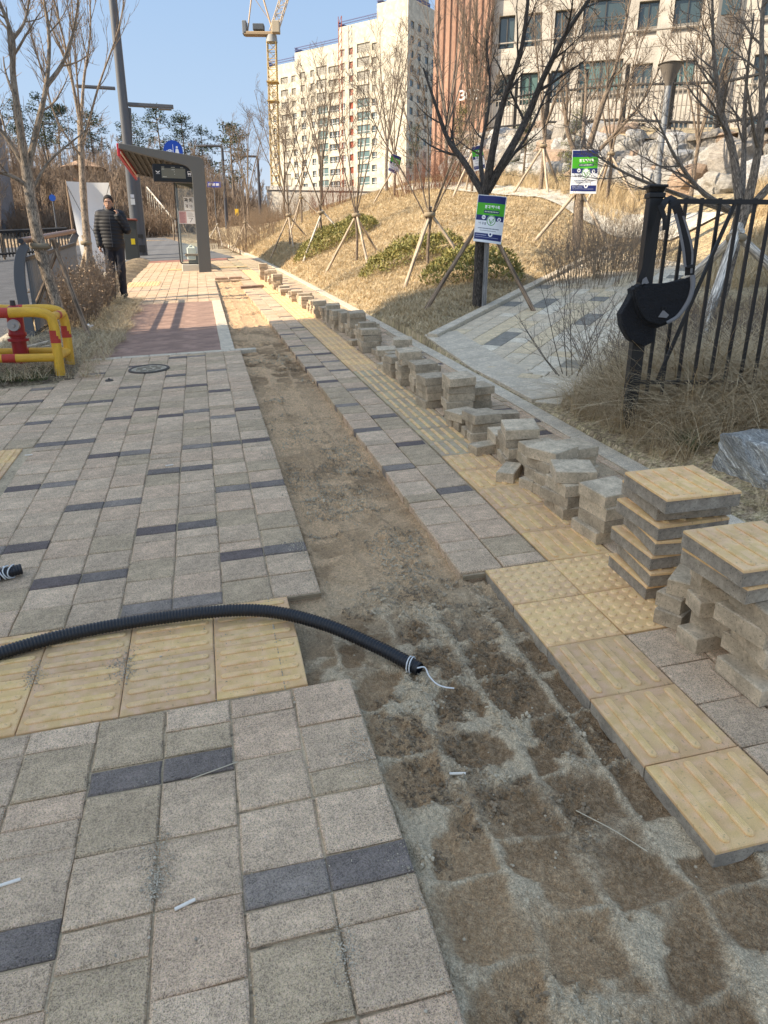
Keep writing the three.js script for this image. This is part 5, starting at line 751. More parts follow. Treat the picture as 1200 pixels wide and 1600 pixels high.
// ------------------------------------------------------------------ far lamps
function farLamp(label, p, h, arm) { const o = thing('lane_lamp', label, 'street lamp', p, 'lane lamps'); part(o, 'mast', cyl(V(0, -.3, 0), V(0, h - .2, 0), .13, .09, 8), mat(.06, .065, .08)); const g = new GB(), C = smooth([V(0, h - .25, 0), V(-.05, h - .03, 0), V(-.3, h, 0), V(-arm, h + .02, 0)], 14); g.tube(C, C.map(() => .08), 8); part(o, 'arm', g.geo(), mat(.06, .065, .08)); part(o, 'lamp_head', rbox(.7, .09, .25, .03, -arm, h, 0), mat(.1, .1, .11)); return o; }
farLamp('dark lane lamp with a left arm just right of the shelter', V(-10.6, 3.4, -53.8), 6.0, 1.4); farLamp('second dark lane lamp with a left arm, before the crane', V(-9.0, 3.9, -59.1), 5.6, 1.2);
{ const o = thing('street_name_sign', 'small blue street sign on a post right of the shelter', 'sign', V(-10.95, 3.3, -52)); part(o, 'post', cyl(V(0, 0, 0), V(0, 3.7, 0), .04, .04, 8), poleG); part(o, 'plate', box(.9, .34, .03, 0, 3.5, .05), mat(.04, .07, .4)); part(o, 'lettering', merge([box(.2, .16, .01, -.25, 3.5, .07), box(.2, .16, .01, 0, 3.5, .07), box(.2, .16, .01, .25, 3.5, .07)]), mat(.6, .62, .75)); }
{ const o = thing('yellow_marker', 'yellow marker plate on a post by the arched portal', 'sign', V(-10.6, 4.0, -58)); part(o, 'post', cyl(V(0, 0, 0), V(0, 2.0, 0), .04, .04, 8), poleG); part(o, 'plate', box(.26, .5, .03, 0, 1.5, .05), mat(.75, .48, .04)); }
// park lamp
{
  const o = thing('park_lamp', 'grey park lamp with a flared cone head before the rocks', 'street lamp', V(4.75, floorY(4.75, -13.05), -13.05)); const h = 4.68 - o.position.y, g = mat(.26, .27, .28, { roughness: .5, metalness: .3 });
  part(o, 'pole', merge([cyl(V(0, -.2, 0), V(0, h * .45, 0), .07, .07, 14), cyl(V(0, h * .45, 0), V(0, h - .36, 0), .052, .046, 14)]), g); part(o, 'head', new THREE.LatheGeometry([[.04, -.38], [.055, -.33], [.18, -.06], [.19, -.05], [.18, -.04], [.04, -.26], [0, -.26]].map(([x, y]) => new THREE.Vector2(x, y)), 24).translate(0, h, 0), mat(.16, .14, .12)); part(o, 'diffuser', new THREE.LatheGeometry([[0, -.28], [.045, -.26], [.155, -.06], [0, -.05]].map(([x, y]) => new THREE.Vector2(x, y)), 20).translate(0, h, 0), mat(.6, .58, .54)); part(o, 'cap', new THREE.LatheGeometry([[0, .0], [.1, -.015], [.205, -.045], [.195, -.055], [0, -.03]].map(([x, y]) => new THREE.Vector2(x, y)), 24).translate(0, h, 0), mat(.12, .11, .1));
}
// ------------------------------------------------------------------ posters tied to the trees
const posterTex = canvasTex(384, 560, (c, w, h) => {
  c.fillStyle = '#f1f3f5'; c.fillRect(0, 0, w, h); c.fillStyle = '#1d2a6b'; c.fillRect(8, 8, w - 16, 92); c.fillStyle = '#4fb61f'; c.fillRect(8, 92, w - 16, 150); c.fillStyle = '#1d2a6b'; c.fillRect(8, 236, w - 16, 70); c.fillStyle = '#f1f3f5'; c.fillRect(8, 300, w - 16, 180);
  c.strokeStyle = '#fff'; HAN.forEach((g, i) => strokes(c, g, 112 + i * 42, 118, 34, 6)); c.fillStyle = '#16235e'; c.beginPath(); c.roundRect(104, 176, 210, 36, 12); c.fill(); c.fillStyle = '#cfe6c0'; for (let i = 0; i < 9; i++) c.fillRect(116 + i * 21, 186, 14, 15);
  c.fillStyle = '#fff'; c.beginPath(); c.arc(110, 262, 26, 0, 7); c.fill(); c.fillStyle = '#1d2a6b'; c.fillRect(94, 258, 32, 8); c.fillStyle = '#fff'; c.beginPath(); c.arc(320, 276, 24, 0, 7); c.fill(); c.fillStyle = '#1d2a6b'; c.beginPath(); c.ellipse(320, 278, 9, 15, 0, 0, 7); c.fill();
  c.fillStyle = '#f1f3f5'; c.beginPath(); c.arc(216, 296, 62, 0, 7); c.fill(); c.strokeStyle = '#3f9a2b'; c.lineWidth = 8; c.beginPath(); c.arc(216, 296, 55, 0, 7); c.stroke(); c.lineWidth = 6; c.beginPath(); c.moveTo(216, 340); c.quadraticCurveTo(214, 300, 186, 280); c.quadraticCurveTo(190, 318, 216, 330); c.quadraticCurveTo(216, 296, 250, 272); c.quadraticCurveTo(250, 314, 218, 326); c.stroke();
  c.strokeStyle = '#8d9096'; strokes(c, HAN[3], 52, 320, 30, 5); strokes(c, HAN[1], 92, 320, 30, 5); strokes(c, HAN[0], 128, 322, 28, 5); c.fillStyle = '#4a5168'; for (let i = 0; i < 26; i++) c.fillRect(48 + i * 11, 388, 7 + (i * 5) % 4, 10); for (let i = 0; i < 20; i++) c.fillRect(78 + i * 11, 416, 7, 7);
  c.fillStyle = '#1d2a6b'; c.fillRect(8, 452, w - 16, 78); c.fillStyle = '#fff'; c.beginPath(); c.arc(226, 458, 30, 0, 7); c.fill(); c.fillStyle = '#1d2a6b'; c.beginPath(); c.arc(226, 458, 13, 0, 7); c.fill(); c.fillStyle = '#c9cfe6'; for (let i = 0; i < 10; i++) c.fillRect(28 + i * 15, 470, 10, 10); for (let i = 0; i < 24; i++) c.fillRect(28 + i * 13, 496, 8, 6);
});
function poster(label, p, w, h, yaw, roll, bend) {
  const o = thing('tree_poster', label, 'poster', p, 'green and blue posters tied to trees'); o.rotation.set(0, yaw, roll);
  const f = (z) => (u, v) => V((u - .5) * w + bend * .15 * (1 - v) * .3, (v - .5) * h - .03 * w * (1 - v) * u, bend * (.25 - (u - .5) ** 2) * (1.6 - v) + .012 * Math.sin(u * 7 + v * 3) + z);
  part(o, 'printed_face', sheet(16, 18, f(.002)), new THREE.MeshStandardMaterial({ map: posterTex, roughness: .5 })); part(o, 'back', sheet(16, 18, f(0)), mat(.7, .71, .72)); const g = new GB(); g.tube([V(-w / 2, h * .42, 0), V(0, h * .42, -.12), V(w / 2, h * .42, 0)], [.004, .004, .004], 4); part(o, 'tie', g.geo(), mat(.5, .5, .5));
}
{ const p = at(3.54, 9.19); poster('green and blue poster on the trunk of the dark front tree', p.clone().add(V(.06, 1.08, .17)), .36, .55, -.2, -.09, .22); }
{ const p = at(6.95, 13); poster('green and blue poster on the brown tree before the rock wall', p.clone().add(V(-.02, 1.3, .17)), .48, .72, -.05, .02, .05); }
{ const p = at(6.4, 24.5); poster('small tilted poster on the crest tree before the white tower', p.clone().add(V(.0, .95, .12)), .4, .55, .5, -.25, .1); }
{ const p = at(7.6, 20.5); poster('small tilted poster beside the upright bushy tree', p.clone().add(V(.1, .85, .3)), .42, .6, .6, .25, .1); }
console.log('street furniture');

// ------------------------------------------------------------------ rock wall and the fence above it
{
  const cols = [mat(.46, .44, .4, { map: TX.rough, bumpMap: TX.roughBump, bumpScale: .03 }), mat(.38, .35, .31, { map: TX.rough, bumpMap: TX.roughBump, bumpScale: .03 }), mat(.46, .34, .25, { map: TX.rough, bumpMap: TX.roughBump, bumpScale: .03 }), mat(.55, .54, .52, { map: TX.rough, bumpMap: TX.roughBump, bumpScale: .03 })];
  const geos = [0, 1, 2, 3, 4].map((k) => { const g = new THREE.IcosahedronGeometry(1, 3), p = g.attributes.position, v = V(0, 0, 0); for (let i = 0; i < p.count; i++) { v.fromBufferAttribute(p, i).normalize(); const e = Math.max(Math.abs(v.x), Math.abs(v.y), Math.abs(v.z) * .9), n = fbm(v.x * 1.7 + k * 9 + v.z, v.y * 1.7 + v.z * 1.4, 3), cr = Math.round((v.x + v.y * .7 + v.z * .4) * 3 + k) * .04; v.multiplyScalar((.72 + .5 * n + cr * .5) / lerp(1, e, .7)); p.setXYZ(i, v.x, v.y, v.z); } g.computeVertexNormals(); const u = g.attributes.uv; for (let i = 0; i < p.count; i++) u.setXY(i, p.getX(i) * .6 + p.getZ(i) * .4, p.getY(i) * .6 + p.getZ(i) * .3); return g; });
  const wall = thing('rock_retaining_wall', 'retaining wall of piled pale boulders below the apartment fence', 'rock wall', V(6.3, 3.4, -19));
  const line = [[2.6, -28.5], [4.6, -24.4], [6.4, -20], [7.9, -15.8], [9.4, -11.5], [11, -8]];
  let k = 0; for (let f = 0; f < 5; f += .125) { const i = Math.min(4, Math.floor(f)), q = f - i, x = lerp(line[i][0], line[i + 1][0], q), z = lerp(line[i][1], line[i + 1][1], q), y = floorY(x, z); for (let r = 0; r < 4; r++) { const m = part(wall, 'boulder', geos[k % 5], cols[k % 7 === 3 ? 2 : k % 3 === 0 ? 3 : k % 2]); const s = rr(.24, .46); m.scale.set(s * rr(.9, 1.4), s * rr(.65, .95), s); m.position.set(x + r * .3 + rr(-.12, .12) - 6.3, y + .15 + r * .36 + rr(-.08, .08) - 3.4, z - r * .25 + rr(-.2, .2) + 19); m.rotation.set(rr(-.3, .3), rr(0, 6.3), rr(-.3, .3)); k++; } }
  // bank behind the wall
  const bank = struct('upper_bank', sheet(60, 20, (u, v) => { const f = u * 5, i = Math.min(4, Math.floor(f)), q = f - i, x = lerp(line[i][0], line[i + 1][0], q), z = lerp(line[i][1], line[i + 1][1], q); return V(x + .5 + v * 26, floorY(x, z) + 1.25 + .3 * sstep(0, .1, v) + v * 1.2 + .15 * fbm(x + v * 20, z, 2), z - .8 - v * 12); }, (u, v, q) => [q.x * .5, q.z * .5]), strawM, false);
  const fo = thing('slat_fence', 'dark posted picket fence along the top of the rock wall', 'fence', V(7, 5, -20)), post = mat(.02, .02, .02), pick_ = mat(.36, .32, .27), pk = box(.035, 1.25, .02);
  const P = []; for (let f = 0; f <= 5; f += .04) { const i = Math.min(4, Math.floor(f)), q = f - i, x = lerp(line[i][0], line[i + 1][0], q) + 1.5, z = lerp(line[i][1], line[i + 1][1], q) - 1.3; P.push(V(x, floorY(x - 1.5, z + 1.3) + 1.5, z)); }
  const pk2 = []; P.forEach((p, n) => { const l = p.clone().sub(V(7, 5, -20)); if (n % 10 === 0) part(fo, 'post', box(.1, 1.75, .1), post).position.copy(l).add(V(0, .85, 0)); if (n) { const a = P[n - 1]; for (let j = 0; j < 1; j++) { const c = a.clone().lerp(p, j / 2 + .2).sub(V(7, 5, -20)); pk2.push(box(.03, 1.2, .025, c.x, c.y + .75 + rr(-.03, .03), c.z)); } if (n % 10 === 0) for (const h of [.3, 1.2]) part(fo, 'rail', bar(P[n - 10].clone().sub(V(7, 5, -20)).add(V(0, h, 0)), l.clone().add(V(0, h, 0)), .05, .05), post); } });
  const pp = part(fo, 'pickets', merge(pk2), pick_); pp.userData.kind = 'stuff';
}
// ------------------------------------------------------------------ buildings
const glassM = phys(.05, .075, .08, { roughness: .08, metalness: 0, clearcoat: 1 }), glassG = phys(.1, .17, .16, { roughness: .1, clearcoat: 1 });
function wallWithHoles(w, h, holes, d) {   // wall from (0,0) to (w,h), outer face at z = 0
  const s = new THREE.Shape(); s.moveTo(0, 0); s.lineTo(w, 0); s.lineTo(w, h); s.lineTo(0, h); s.lineTo(0, 0); for (const [x, y, a, b] of holes) { const p = new THREE.Path(); p.moveTo(x, y); p.lineTo(x, y + b); p.lineTo(x + a, y + b); p.lineTo(x + a, y); p.lineTo(x, y); s.holes.push(p); }
  const g = new THREE.ExtrudeGeometry(s, { depth: d, bevelEnabled: false }).translate(0, 0, -d); const u = g.attributes.uv; for (let i = 0; i < u.count; i++) u.setXY(i, u.getX(i) * .3, u.getY(i) * .3); return g;
}
{ // white tower under construction
  const o = thing('white_apartment_tower', 'tall white apartment tower under construction with stepped roof', 'building', V(7.6, 8, -184.8)); o.rotation.y = -36.2 * R;
  const conc = mat(.6, .55, .44, { map: TX.fine }), conc2 = mat(.48, .45, .38, { map: TX.fine }), blue = mat(.11, .13, .25), redm = mat(.35, .1, .06), frameW = mat(.7, .7, .68), shut = mat(.34, .325, .285, { map: TX.fine });
  const sec = [[-45.4, -35, 43.5, -1.2, [[1.0, 1.1], [4.2, 2.6, 1], [8, 1.5]]], [-34.9, -20.4, 45, 0, [[1.6, 1.6], [5.0, 1.3], [7.0, 3.4, 2], [10.9, 1.7], [12.6, 1.5]]], [-20.3, -8.2, 48, .6, [[.6, 1.3], [3.2, 1.2, 3], [5.6, 3.8, 2], [10.0, 1.8]]], [-8.1, 0, 50.5, 1.6, []]];
  for (const [x0, x1, h, z, cols] of sec) {
    const w = x1 - x0, holes = [], wins = []; for (const [cx, cw, k = 0] of cols) for (let f = 0; f < Math.floor((h - 3) / 2.85); f++) { holes.push([cx, 2 + f * 2.85, cw, k === 2 ? 1.9 : 1.45]); wins.push([cx, 2 + f * 2.85, cw, k === 2 ? 1.9 : 1.45, k, f]); }
    const wall = part(o, 'facade', wallWithHoles(w, h, holes, .5), conc); wall.position.set(x0, 0, z); part(o, 'block_core', box(w - .1, h - .2, 10.8, (x0 + x1) / 2, h / 2 - .1, z - 8.6), conc2); { const fl = []; for (let f = 0; f <= Math.floor(h / 2.85); f++) fl.push(box(w - .1, .25, 2.7, (x0 + x1) / 2, Math.min(h - .15, 1.2 + f * 2.85), z - 1.85)); for (let q = 0; q <= 3; q++) fl.push(box(.2, h - .1, 2.7, lerp(x0 + .1, x1 - .1, q / 3), h / 2, z - 1.86)); part(o, 'floor_slabs', merge(fl), conc2); }
    wins.forEach(([x, y, a, b, k, f]) => { const top = f > 10 && x0 < -20; const m = part(o, 'window', box(a, b, .06, x0 + x + a / 2, y + b / 2, z - .3), k === 3 ? redm : k === 1 || top ? shut : k === 2 ? glassG : glassM); if (k === 1 || top) part(m, 'louvre', merge([0, 1, 2, 3, 4].map((q) => box(a, .06, .07, x0 + x + a / 2, y + b * (q + .5) / 5, z - .25))), conc2); else if (k !== 3) part(m, 'frame', merge([box(.12, b, .1, x0 + x + a / 2, y + b / 2, z - .26), box(a, .1, .1, x0 + x + a / 2, y + b * .3, z - .255)]), frameW); });
    const side = new GB(); const lip = []; for (const xx of [x0 + .2, x1 - .2]) lip.push(box(.12, 1.1, 10, xx, h + .55, z - 5)); lip.push(box(w, .18, .12, (x0 + x1) / 2, h + 1, z), box(w, .18, .12, (x0 + x1) / 2, h + .5, z)); part(o, 'roof_guard', merge(lip), blue);
  }
  part(o, 'penthouse', box(6.2, 4.2, 8, -3.4, 52.4, -4), conc); part(o, 'roof_guard', box(6.6, .9, 8.4, -3.4, 54.9, -4), blue);
  // shaded end face with its windows
  const eh = [], ew = []; for (const cx of [1.2, 4.2, 7.4, 10.2]) for (let f = 0; f < 16; f++) eh.push([cx, 2 + f * 2.85, 1.4, 1.5]); const ef = part(o, 'end_facade', wallWithHoles(13.4, 50.5, eh, .4), conc); ef.rotation.y = Math.PI / 2; ef.position.set(.45, 0, 1.6); eh.forEach(([x, y, a, b]) => part(o, 'window', box(.05, b, a, .2, y + b / 2, 1.6 - x - a / 2), glassM));
  const mast = new GB(), zz = 2.6, xx = -18.6; for (let y = 0; y < 49; y += 1.5) { mast.tube([V(xx, y, zz), V(xx + 1, y + 1.5, zz)], [.07, .07], 3, false); mast.tube([V(xx + 1, y, zz), V(xx + 1, y + 1.5, zz)], [.1, .1], 4, false); mast.tube([V(xx, y, zz), V(xx, y + 1.5, zz)], [.1, .1], 4, false); } part(o, 'hoist_mast', mast.geo(), redm);
}
{ // near apartment block: pale stone, brick-red end with the number
  const o = thing('apartment_block', 'pale stone apartment block with a brick-red end marked 305', 'building', V(14.9, 1.2, -40.3)); o.rotation.y = -19.9 * R;
  const stone = mat(.5, .465, .405, { map: TX.fine, bumpMap: TX.grainBump, bumpScale: .002 }), stone2 = mat(.42, .385, .34, { map: TX.fine }), brick = mat(.43, .265, .19, { map: TX.fine }), brickD = mat(.3, .17, .12), frameD = mat(.05, .05, .05, { roughness: .5 }), panelG = mat(.2, .19, .17), H = 30;
  const cols = [[-9.0, .85, 0], [-7.7, .95, 0], [-6.1, 1.0, 0], [-4.7, 2.2, 1], [-2.0, .95, 2], [-.35, 1.3, 2], [3.6, 1.2, 2], [5.4, 1.2, 2], [7.4, 1.3, 2]], holes = [], wins = [];
  const X0 = -9.3, X1 = 10; for (const [x, w, k] of cols) for (let f = 0; f < 10; f++) { const y = .6 + f * 2.7, b = k === 1 ? 1.8 : 1.5; holes.push([x - X0, y, w, b]); wins.push([x, y, w, b, k]); }
  // wall in storey bands with a recessed joint between them
  for (let f = 0; f < 11; f++) { const y0 = f * 2.7 + .1, hs = holes.filter((h) => h[1] >= y0 && h[1] < y0 + 2.7).map(([x, y, a, b]) => [x, y - y0, a, b]); const m = part(o, 'wall_panel', wallWithHoles(X1 - X0, 2.68, hs, .35), stone); m.position.set(X0, y0, 0); part(o, 'band_course', box(X1 - X0, .05, .06, (X0 + X1) / 2, y0 + .75, .012), stone2); }
  part(o, 'core', box(X1 - X0, H, 11, (X0 + X1) / 2, H / 2 - .4, -5.9), stone2);
  wins.forEach(([x, y, w, b, k], n) => { const m = part(o, 'window', box(w, b, .05, x + w / 2, y + b / 2, -.22), n % 4 === 1 ? glassG : glassM); const fr = [box(.06, b, .07, x + .03, y + b / 2, -.17), box(.06, b, .07, x + w - .03, y + b / 2, -.17), box(w, .06, .07, x + w / 2, y + b - .03, -.168), box(w, .06, .07, x + w / 2, y + .03, -.168), box(.06, b, .07, x + w * .5, y + b / 2, -.166)]; part(m, 'frame', merge(fr), frameD); if (k) part(m, 'lower_panel', box(w, .42, .06, x + w / 2, y + .2, -.12), panelG); if (k === 1) { const g = []; for (let i = 0; i < 11; i++) g.push(box(.025, .85, .025, x + .1 + i * .2, y + .5, .06)); g.push(box(w, .04, .04, x + w / 2, y + .94, .06)); part(m, 'balcony_rail', merge(g), frameD); } });
  part(o, 'recess_shade_band', box(1.1, H, .12, 2.2, H / 2 - .3, .05), mat(.16, .155, .15)); for (let f = 0; f < 10; f++) part(o, 'stair_window', box(.8, 1.3, .04, 2.2, 1.8 + f * 2.7, .125), glassM);  // recess is not modelled: its shade is put into a dark band on the wall
  part(o, 'brick_end', box(3.1, H, 12, -10.88, H / 2 - .3, -5.6), brick); const rb = box(.05, H, .07); for (let i = 0; i < 9; i++) part(o, 'brick_fin', rb, i % 2 ? brickD : brick).position.set(-12.25 + i * .34, H / 2 - .3, .44); part(o, 'plinth', box(3.2, 4.2, 12.2, -10.9, 1.8, -5.55), stone2);
  const font = await new FontLoader().loadAsync('fonts/droid/droid_sans_bold.typeface.json'); const tg = new TextGeometry('305', { font, size: .5, depth: .06, curveSegments: 5 }).translate(-10.9, 9.0, .5); part(o, 'block_number', tg, mat(.75, .74, .72));
}
{ // shade-giving block across the road, outside the picture
  const L = 14, D = 11, Hh = 27, o = thing('road_side_block', 'apartment block across the road that shades the near pavement', 'building', G(-20 - L / 2, 7.75 - D / 2, -1)); upright(o); const w = mat(.5, .47, .42, { map: TX.fine });
  part(o, 'walls', box(L, Hh, D, 0, Hh / 2, 0), w); part(o, 'parapet', merge([box(L + .1, .6, .3, 0, Hh + .3, -D / 2 + .15), box(L + .1, .6, .3, 0, Hh + .3, D / 2 - .15), box(.3, .6, D - .6, L / 2 - .1, Hh + .3, 0)]), w);
  for (let f = 0; f < 8; f++) for (let i = 0; i < 3; i++) part(o, 'window', box(.08, 1.6, 1.8, L / 2 + .03, 2.5 + f * 3, -3.4 + i * 3.4), glassM);
}
{ const o = thing('grey_building', 'plain grey building at the far left edge beyond the road', 'building', V(-29.4, 2.5, -54)); const m = mat(.24, .24, .24, { map: TX.fine }); part(o, 'walls', box(4, 9.5, 8, -.9, 4.5, -2), m); part(o, 'roof_edge', box(4.3, .3, 8.3, -.9, 9.3, -2), mat(.16, .16, .17)); for (let i = 0; i < 2; i++) part(o, 'window', box(1.0, 1.4, .06, .2, 3.2 + i * 3, 2.03), glassM); }
// ------------------------------------------------------------------ tower crane
{
  const o = thing('tower_crane', 'yellow luffing tower crane rising left of the white tower', 'crane', V(-15.6, 10, -118.9)), yl = mat(.6, .42, .16), gy = mat(.4, .4, .38);
  const lattice = (a, b, w, n) => { const g = new GB(), d = b.clone().sub(a).normalize(), x = Math.abs(d.y) > .9 ? V(1, 0, 0) : V(0, 0, 1).cross(d).normalize(), z = x.clone().cross(d).normalize(), c = (f, i, j) => a.clone().lerp(b, f).addScaledVector(x, i * w / 2).addScaledVector(z, j * w / 2); for (const [i, j] of [[-1, -1], [1, -1], [1, 1], [-1, 1]]) g.tube([c(0, i, j), c(1, i, j)], [.065, .065], 4, false); for (let k = 0; k < n; k++) { const f = k / n, q = (k + 1) / n; for (const [i, j, I, J] of [[-1, -1, 1, -1], [1, -1, 1, 1], [1, 1, -1, 1], [-1, 1, -1, -1]]) { g.tube([c(f, i, j), c(q, I, J)], [.05, .05], 3, false); g.tube([c(f, i, j), c(f, I, J)], [.05, .05], 3, false); } } return g.geo(); };
  part(o, 'mast', lattice(V(0, -6, 0), V(.4, 22.6, 0), 1.25, 26), yl); part(o, 'slewing_ring', new THREE.CylinderGeometry(.75, .85, .9, 12).translate(.4, 23, 0), gy); part(o, 'jib', lattice(V(.8, 24, 0), V(8, 42, 0), 1.1, 18), mat(.62, .5, .35)); part(o, 'counter_jib', rbox(4.2, .45, 1.3, .1, -1.4, 23.6, 0), mat(.45, .33, .2)); part(o, 'counterweight', rbox(.6, 1.7, 1.3, .1, -3.4, 24.3, 0), mat(.2, .21, .22)); part(o, 'cab', rbox(1.1, 1.5, 1.2, .1, 1.2, 24.2, .9), mat(.5, .42, .3)); part(o, 'winch_house', rbox(1.6, .8, 1.2, .1, -1.4, 24.4, 0), mat(.1, .11, .12));
  const f = new GB(); f.tube([V(.6, 24, 0), V(-1.6, 31.5, 0)], [.12, .12], 4); f.tube([V(-3, 24, 0), V(-1.6, 31.5, 0)], [.1, .1], 4); f.tube([V(-1.6, 31.5, 0), V(6, 37, 0)], [.04, .04], 3); f.tube([V(.8, 24.5, 0), V(-2.6, 29, 0)], [.06, .06], 3); part(o, 'a_frame', f.geo(), mat(.6, .45, .3)); part(o, 'collar', merge([box(1.7, .15, 1.7, .35, 17.5, 0), box(1.7, .15, 1.7, .3, 15, 0)]), yl);
}
// ------------------------------------------------------------------ far hill, wood, pavilion, portal
const crest = (x) => interp(x, [[-90, 13], [-47, 12.5], [-27, 12], [-18, 8], [-8, 6.5], [10, 8], [60, 12]]), hillY = (x, z) => { const f = sstep(50, 108, -z); return lerp(3.2 + .02 * (-z - 50), crest(x * 110 / Math.max(60, -z)), f) + 2 * (fbm(x * .05, z * .05, 3) - .5) * f; };
struct('wooded_hill', sheet(80, 50, (u, v) => { const z = lerp(-46, -190, v), x = lerp(-150, 90, u); return V(x, hillY(x, z) - (v < .01 ? 2 : 0) - (x > -9 ? .5 * sstep(-9, 0, x) * 4 : 0), z); }, (u, v, q) => [q.x * .2, q.z * .2]), mat(.24, .175, .11, { map: TX.straw }), false);
{
  const L = [new GB(), new GB(), new GB()], P = wander(V(0, 0, 0), UP, 6.5, 6, .06, .05), rad = P.map((_, k) => lerp(.12, .03, k / 6)); L[0].tube(P, rad, 5, false); spawn(L, P, rad, 0, { ...TREE, n: [9, 6, 4], from: [.2, .15, .15], len: [2.4, 1.2, .6], rmin: .018, up: .14, ang: [.3, .8] }); const g = merge([L[0].geo(), L[1].geo(), L[2].geo()]);
  const pts = []; for (let i = 0; i < 900 && pts.length < 300; i++) { const z = -rr(60, 128), x = rr(-.52, -.13) * -z + rr(-3, 3); pts.push([x, z]); }
  const m = new THREE.InstancedMesh(g, mat(1, 1, 1), pts.length), d = new THREE.Object3D(), c = new THREE.Color(); pts.forEach(([x, z], i) => { d.position.set(x, hillY(x, z) - .3, z); d.rotation.y = rr(0, 6.3); const s = rr(.4, .8); d.scale.set(s, s, s); d.updateMatrix(); m.setMatrixAt(i, d.matrix); const v = rr(.7, 1.15); m.setColorAt(i, c.setRGB(.25 * v, .19 * v, .14 * v)); }); m.name = 'bare_wood'; m.userData = { kind: 'stuff', label: 'leafless brown wood covering the far hillside', category: 'wood' }; m.castShadow = m.receiveShadow = true; scene.add(m);
  const B = [new GB(), new GB(), new GB()]; for (let i = 0; i < 26; i++) { const C = wander(V(rr(-.7, .7), 0, rr(-.7, .7)), V(rr(-.5, .5), 1, rr(-.5, .5)), rr(.8, 1.7), 4, .15, 0), r2 = C.map((_, k) => lerp(.02, .008, k / 4)); B[0].tube(C, r2, 3, false); spawn(B, C, r2, 1, { levels: 2, n: [0, 6], from: [0, .2], ang: [.3, .9], len: [0, .6], rmin: .01, wob: .15, up: .04 }); }
  const bg = merge([B[0].geo(), B[2].geo()]), bp = []; for (let i = 0; i < 900; i++) { const z = -rr(56, 118), x = rr(-.54, -.08) * -z + rr(-3, 3); bp.push([x, z]); }
  const bm = new THREE.InstancedMesh(bg, mat(1, 1, 1), bp.length); bp.forEach(([x, z], i) => { d.position.set(x, hillY(x, z) - .2, z); d.rotation.y = rr(0, 6.3); const q = rr(.7, 1.6); d.scale.set(q * 1.2, q, q * 1.2); d.updateMatrix(); bm.setMatrixAt(i, d.matrix); const v = rr(.7, 1.2); bm.setColorAt(i, c.setRGB(.25 * v, .185 * v, .13 * v)); }); bm.name = 'hill_brush'; bm.userData = { kind: 'stuff', label: 'brown leafless undergrowth on the far hillside', category: 'brush' }; scene.add(bm);
  const farB = (x, z) => V(x, hillY(x, z) - .3, z);
  [[-43, -95, 9, 'pine at the skyline at the far left edge'], [-38.5, -92, 9.5, 'second pine from the left edge on the skyline'], [-36.4, -90, 8.5, 'third pine from the left edge on the skyline'], [-33.2, -92, 8, 'pine on the skyline left of the lamp pole'], [-27.2, -100, 9.5, 'tall open pine just right of the lamp pole'], [-24.4, -100, 9, 'open pine above the shelter roof, left'], [-22.6, -101, 8.4, 'open pine above the shelter roof, right'], [-29.8, -96, 8, 'pine on the skyline behind the lamp pole'], [-13.4, -72, 8.8, 'lone slender pine left of the crane']].forEach(([x, z, h, l]) => conifer(l, farB(x, z), h, 1.9, needle, { low: .45, flat: true, clumps: 40, per: 34, cs: .55, nw: .09, nl: .34, group: 'pines on the far hill' }));
  const pv = thing('pavilion', 'small wooden pavilion with a low hipped roof on the far hill', 'pavilion', V(-31.4, hillY(-31.4, -84) - .2, -84)); const wd = mat(.24, .14, .09); pv.position.y = 9.7; for (const x of [-1.2, 0, 1.2]) for (const z of [-1, 1]) part(pv, 'post', cyl(V(x, -3, z), V(x, 1.9, z), .1, .1, 6), wd); part(pv, 'roof', new THREE.CylinderGeometry(.3, 2.5, .9, 6).translate(0, 2.35, 0), mat(.42, .27, .17)); part(pv, 'floor', box(3, .2, 2.6, 0, .1, 0), wd); part(pv, 'railing', box(2.9, .6, .06, 0, .5, 1.2), wd);
  const st = thing('stair_railing', 'pale railing climbing the far hill behind the shelter', 'railing', V(0, 0, 0)); const a = V(-20.2, 8.2, -68), b = V(-15.6, 4.9, -59); part(st, 'handrail', cyl(a, b, .07, .07, 6), mat(.6, .56, .48)); for (let i = 0; i < 12; i++) { const q = a.clone().lerp(b, i / 11); part(st, 'baluster', cyl(V(q.x, q.y - 1.6, q.z), q, .04, .04, 5), mat(.6, .56, .48)); }
  const rl = thing('far_road_railing', 'dark low railing across the road at the far left', 'railing', V(0, 0, 0)); const ra = G(-10.4, 33, .0), rb2 = G(-6.0, 38, 0), gs = []; for (let i = 0; i <= 40; i++) { const q = ra.clone().lerp(rb2, i / 40); gs.push(box(.05, 1.0, .05, q.x, q.y + .5, q.z)); } gs.push(bar(ra.clone().add(V(0, 1.05, 0)), rb2.clone().add(V(0, 1.05, 0)), .1, .1)); part(rl, 'bars', merge(gs), mat(.04, .042, .045)); part(rl, 'base_rail', bar(ra.clone().add(V(0, .15, 0)), rb2.clone().add(V(0, .15, 0)), .08, .06), mat(.04, .042, .045));
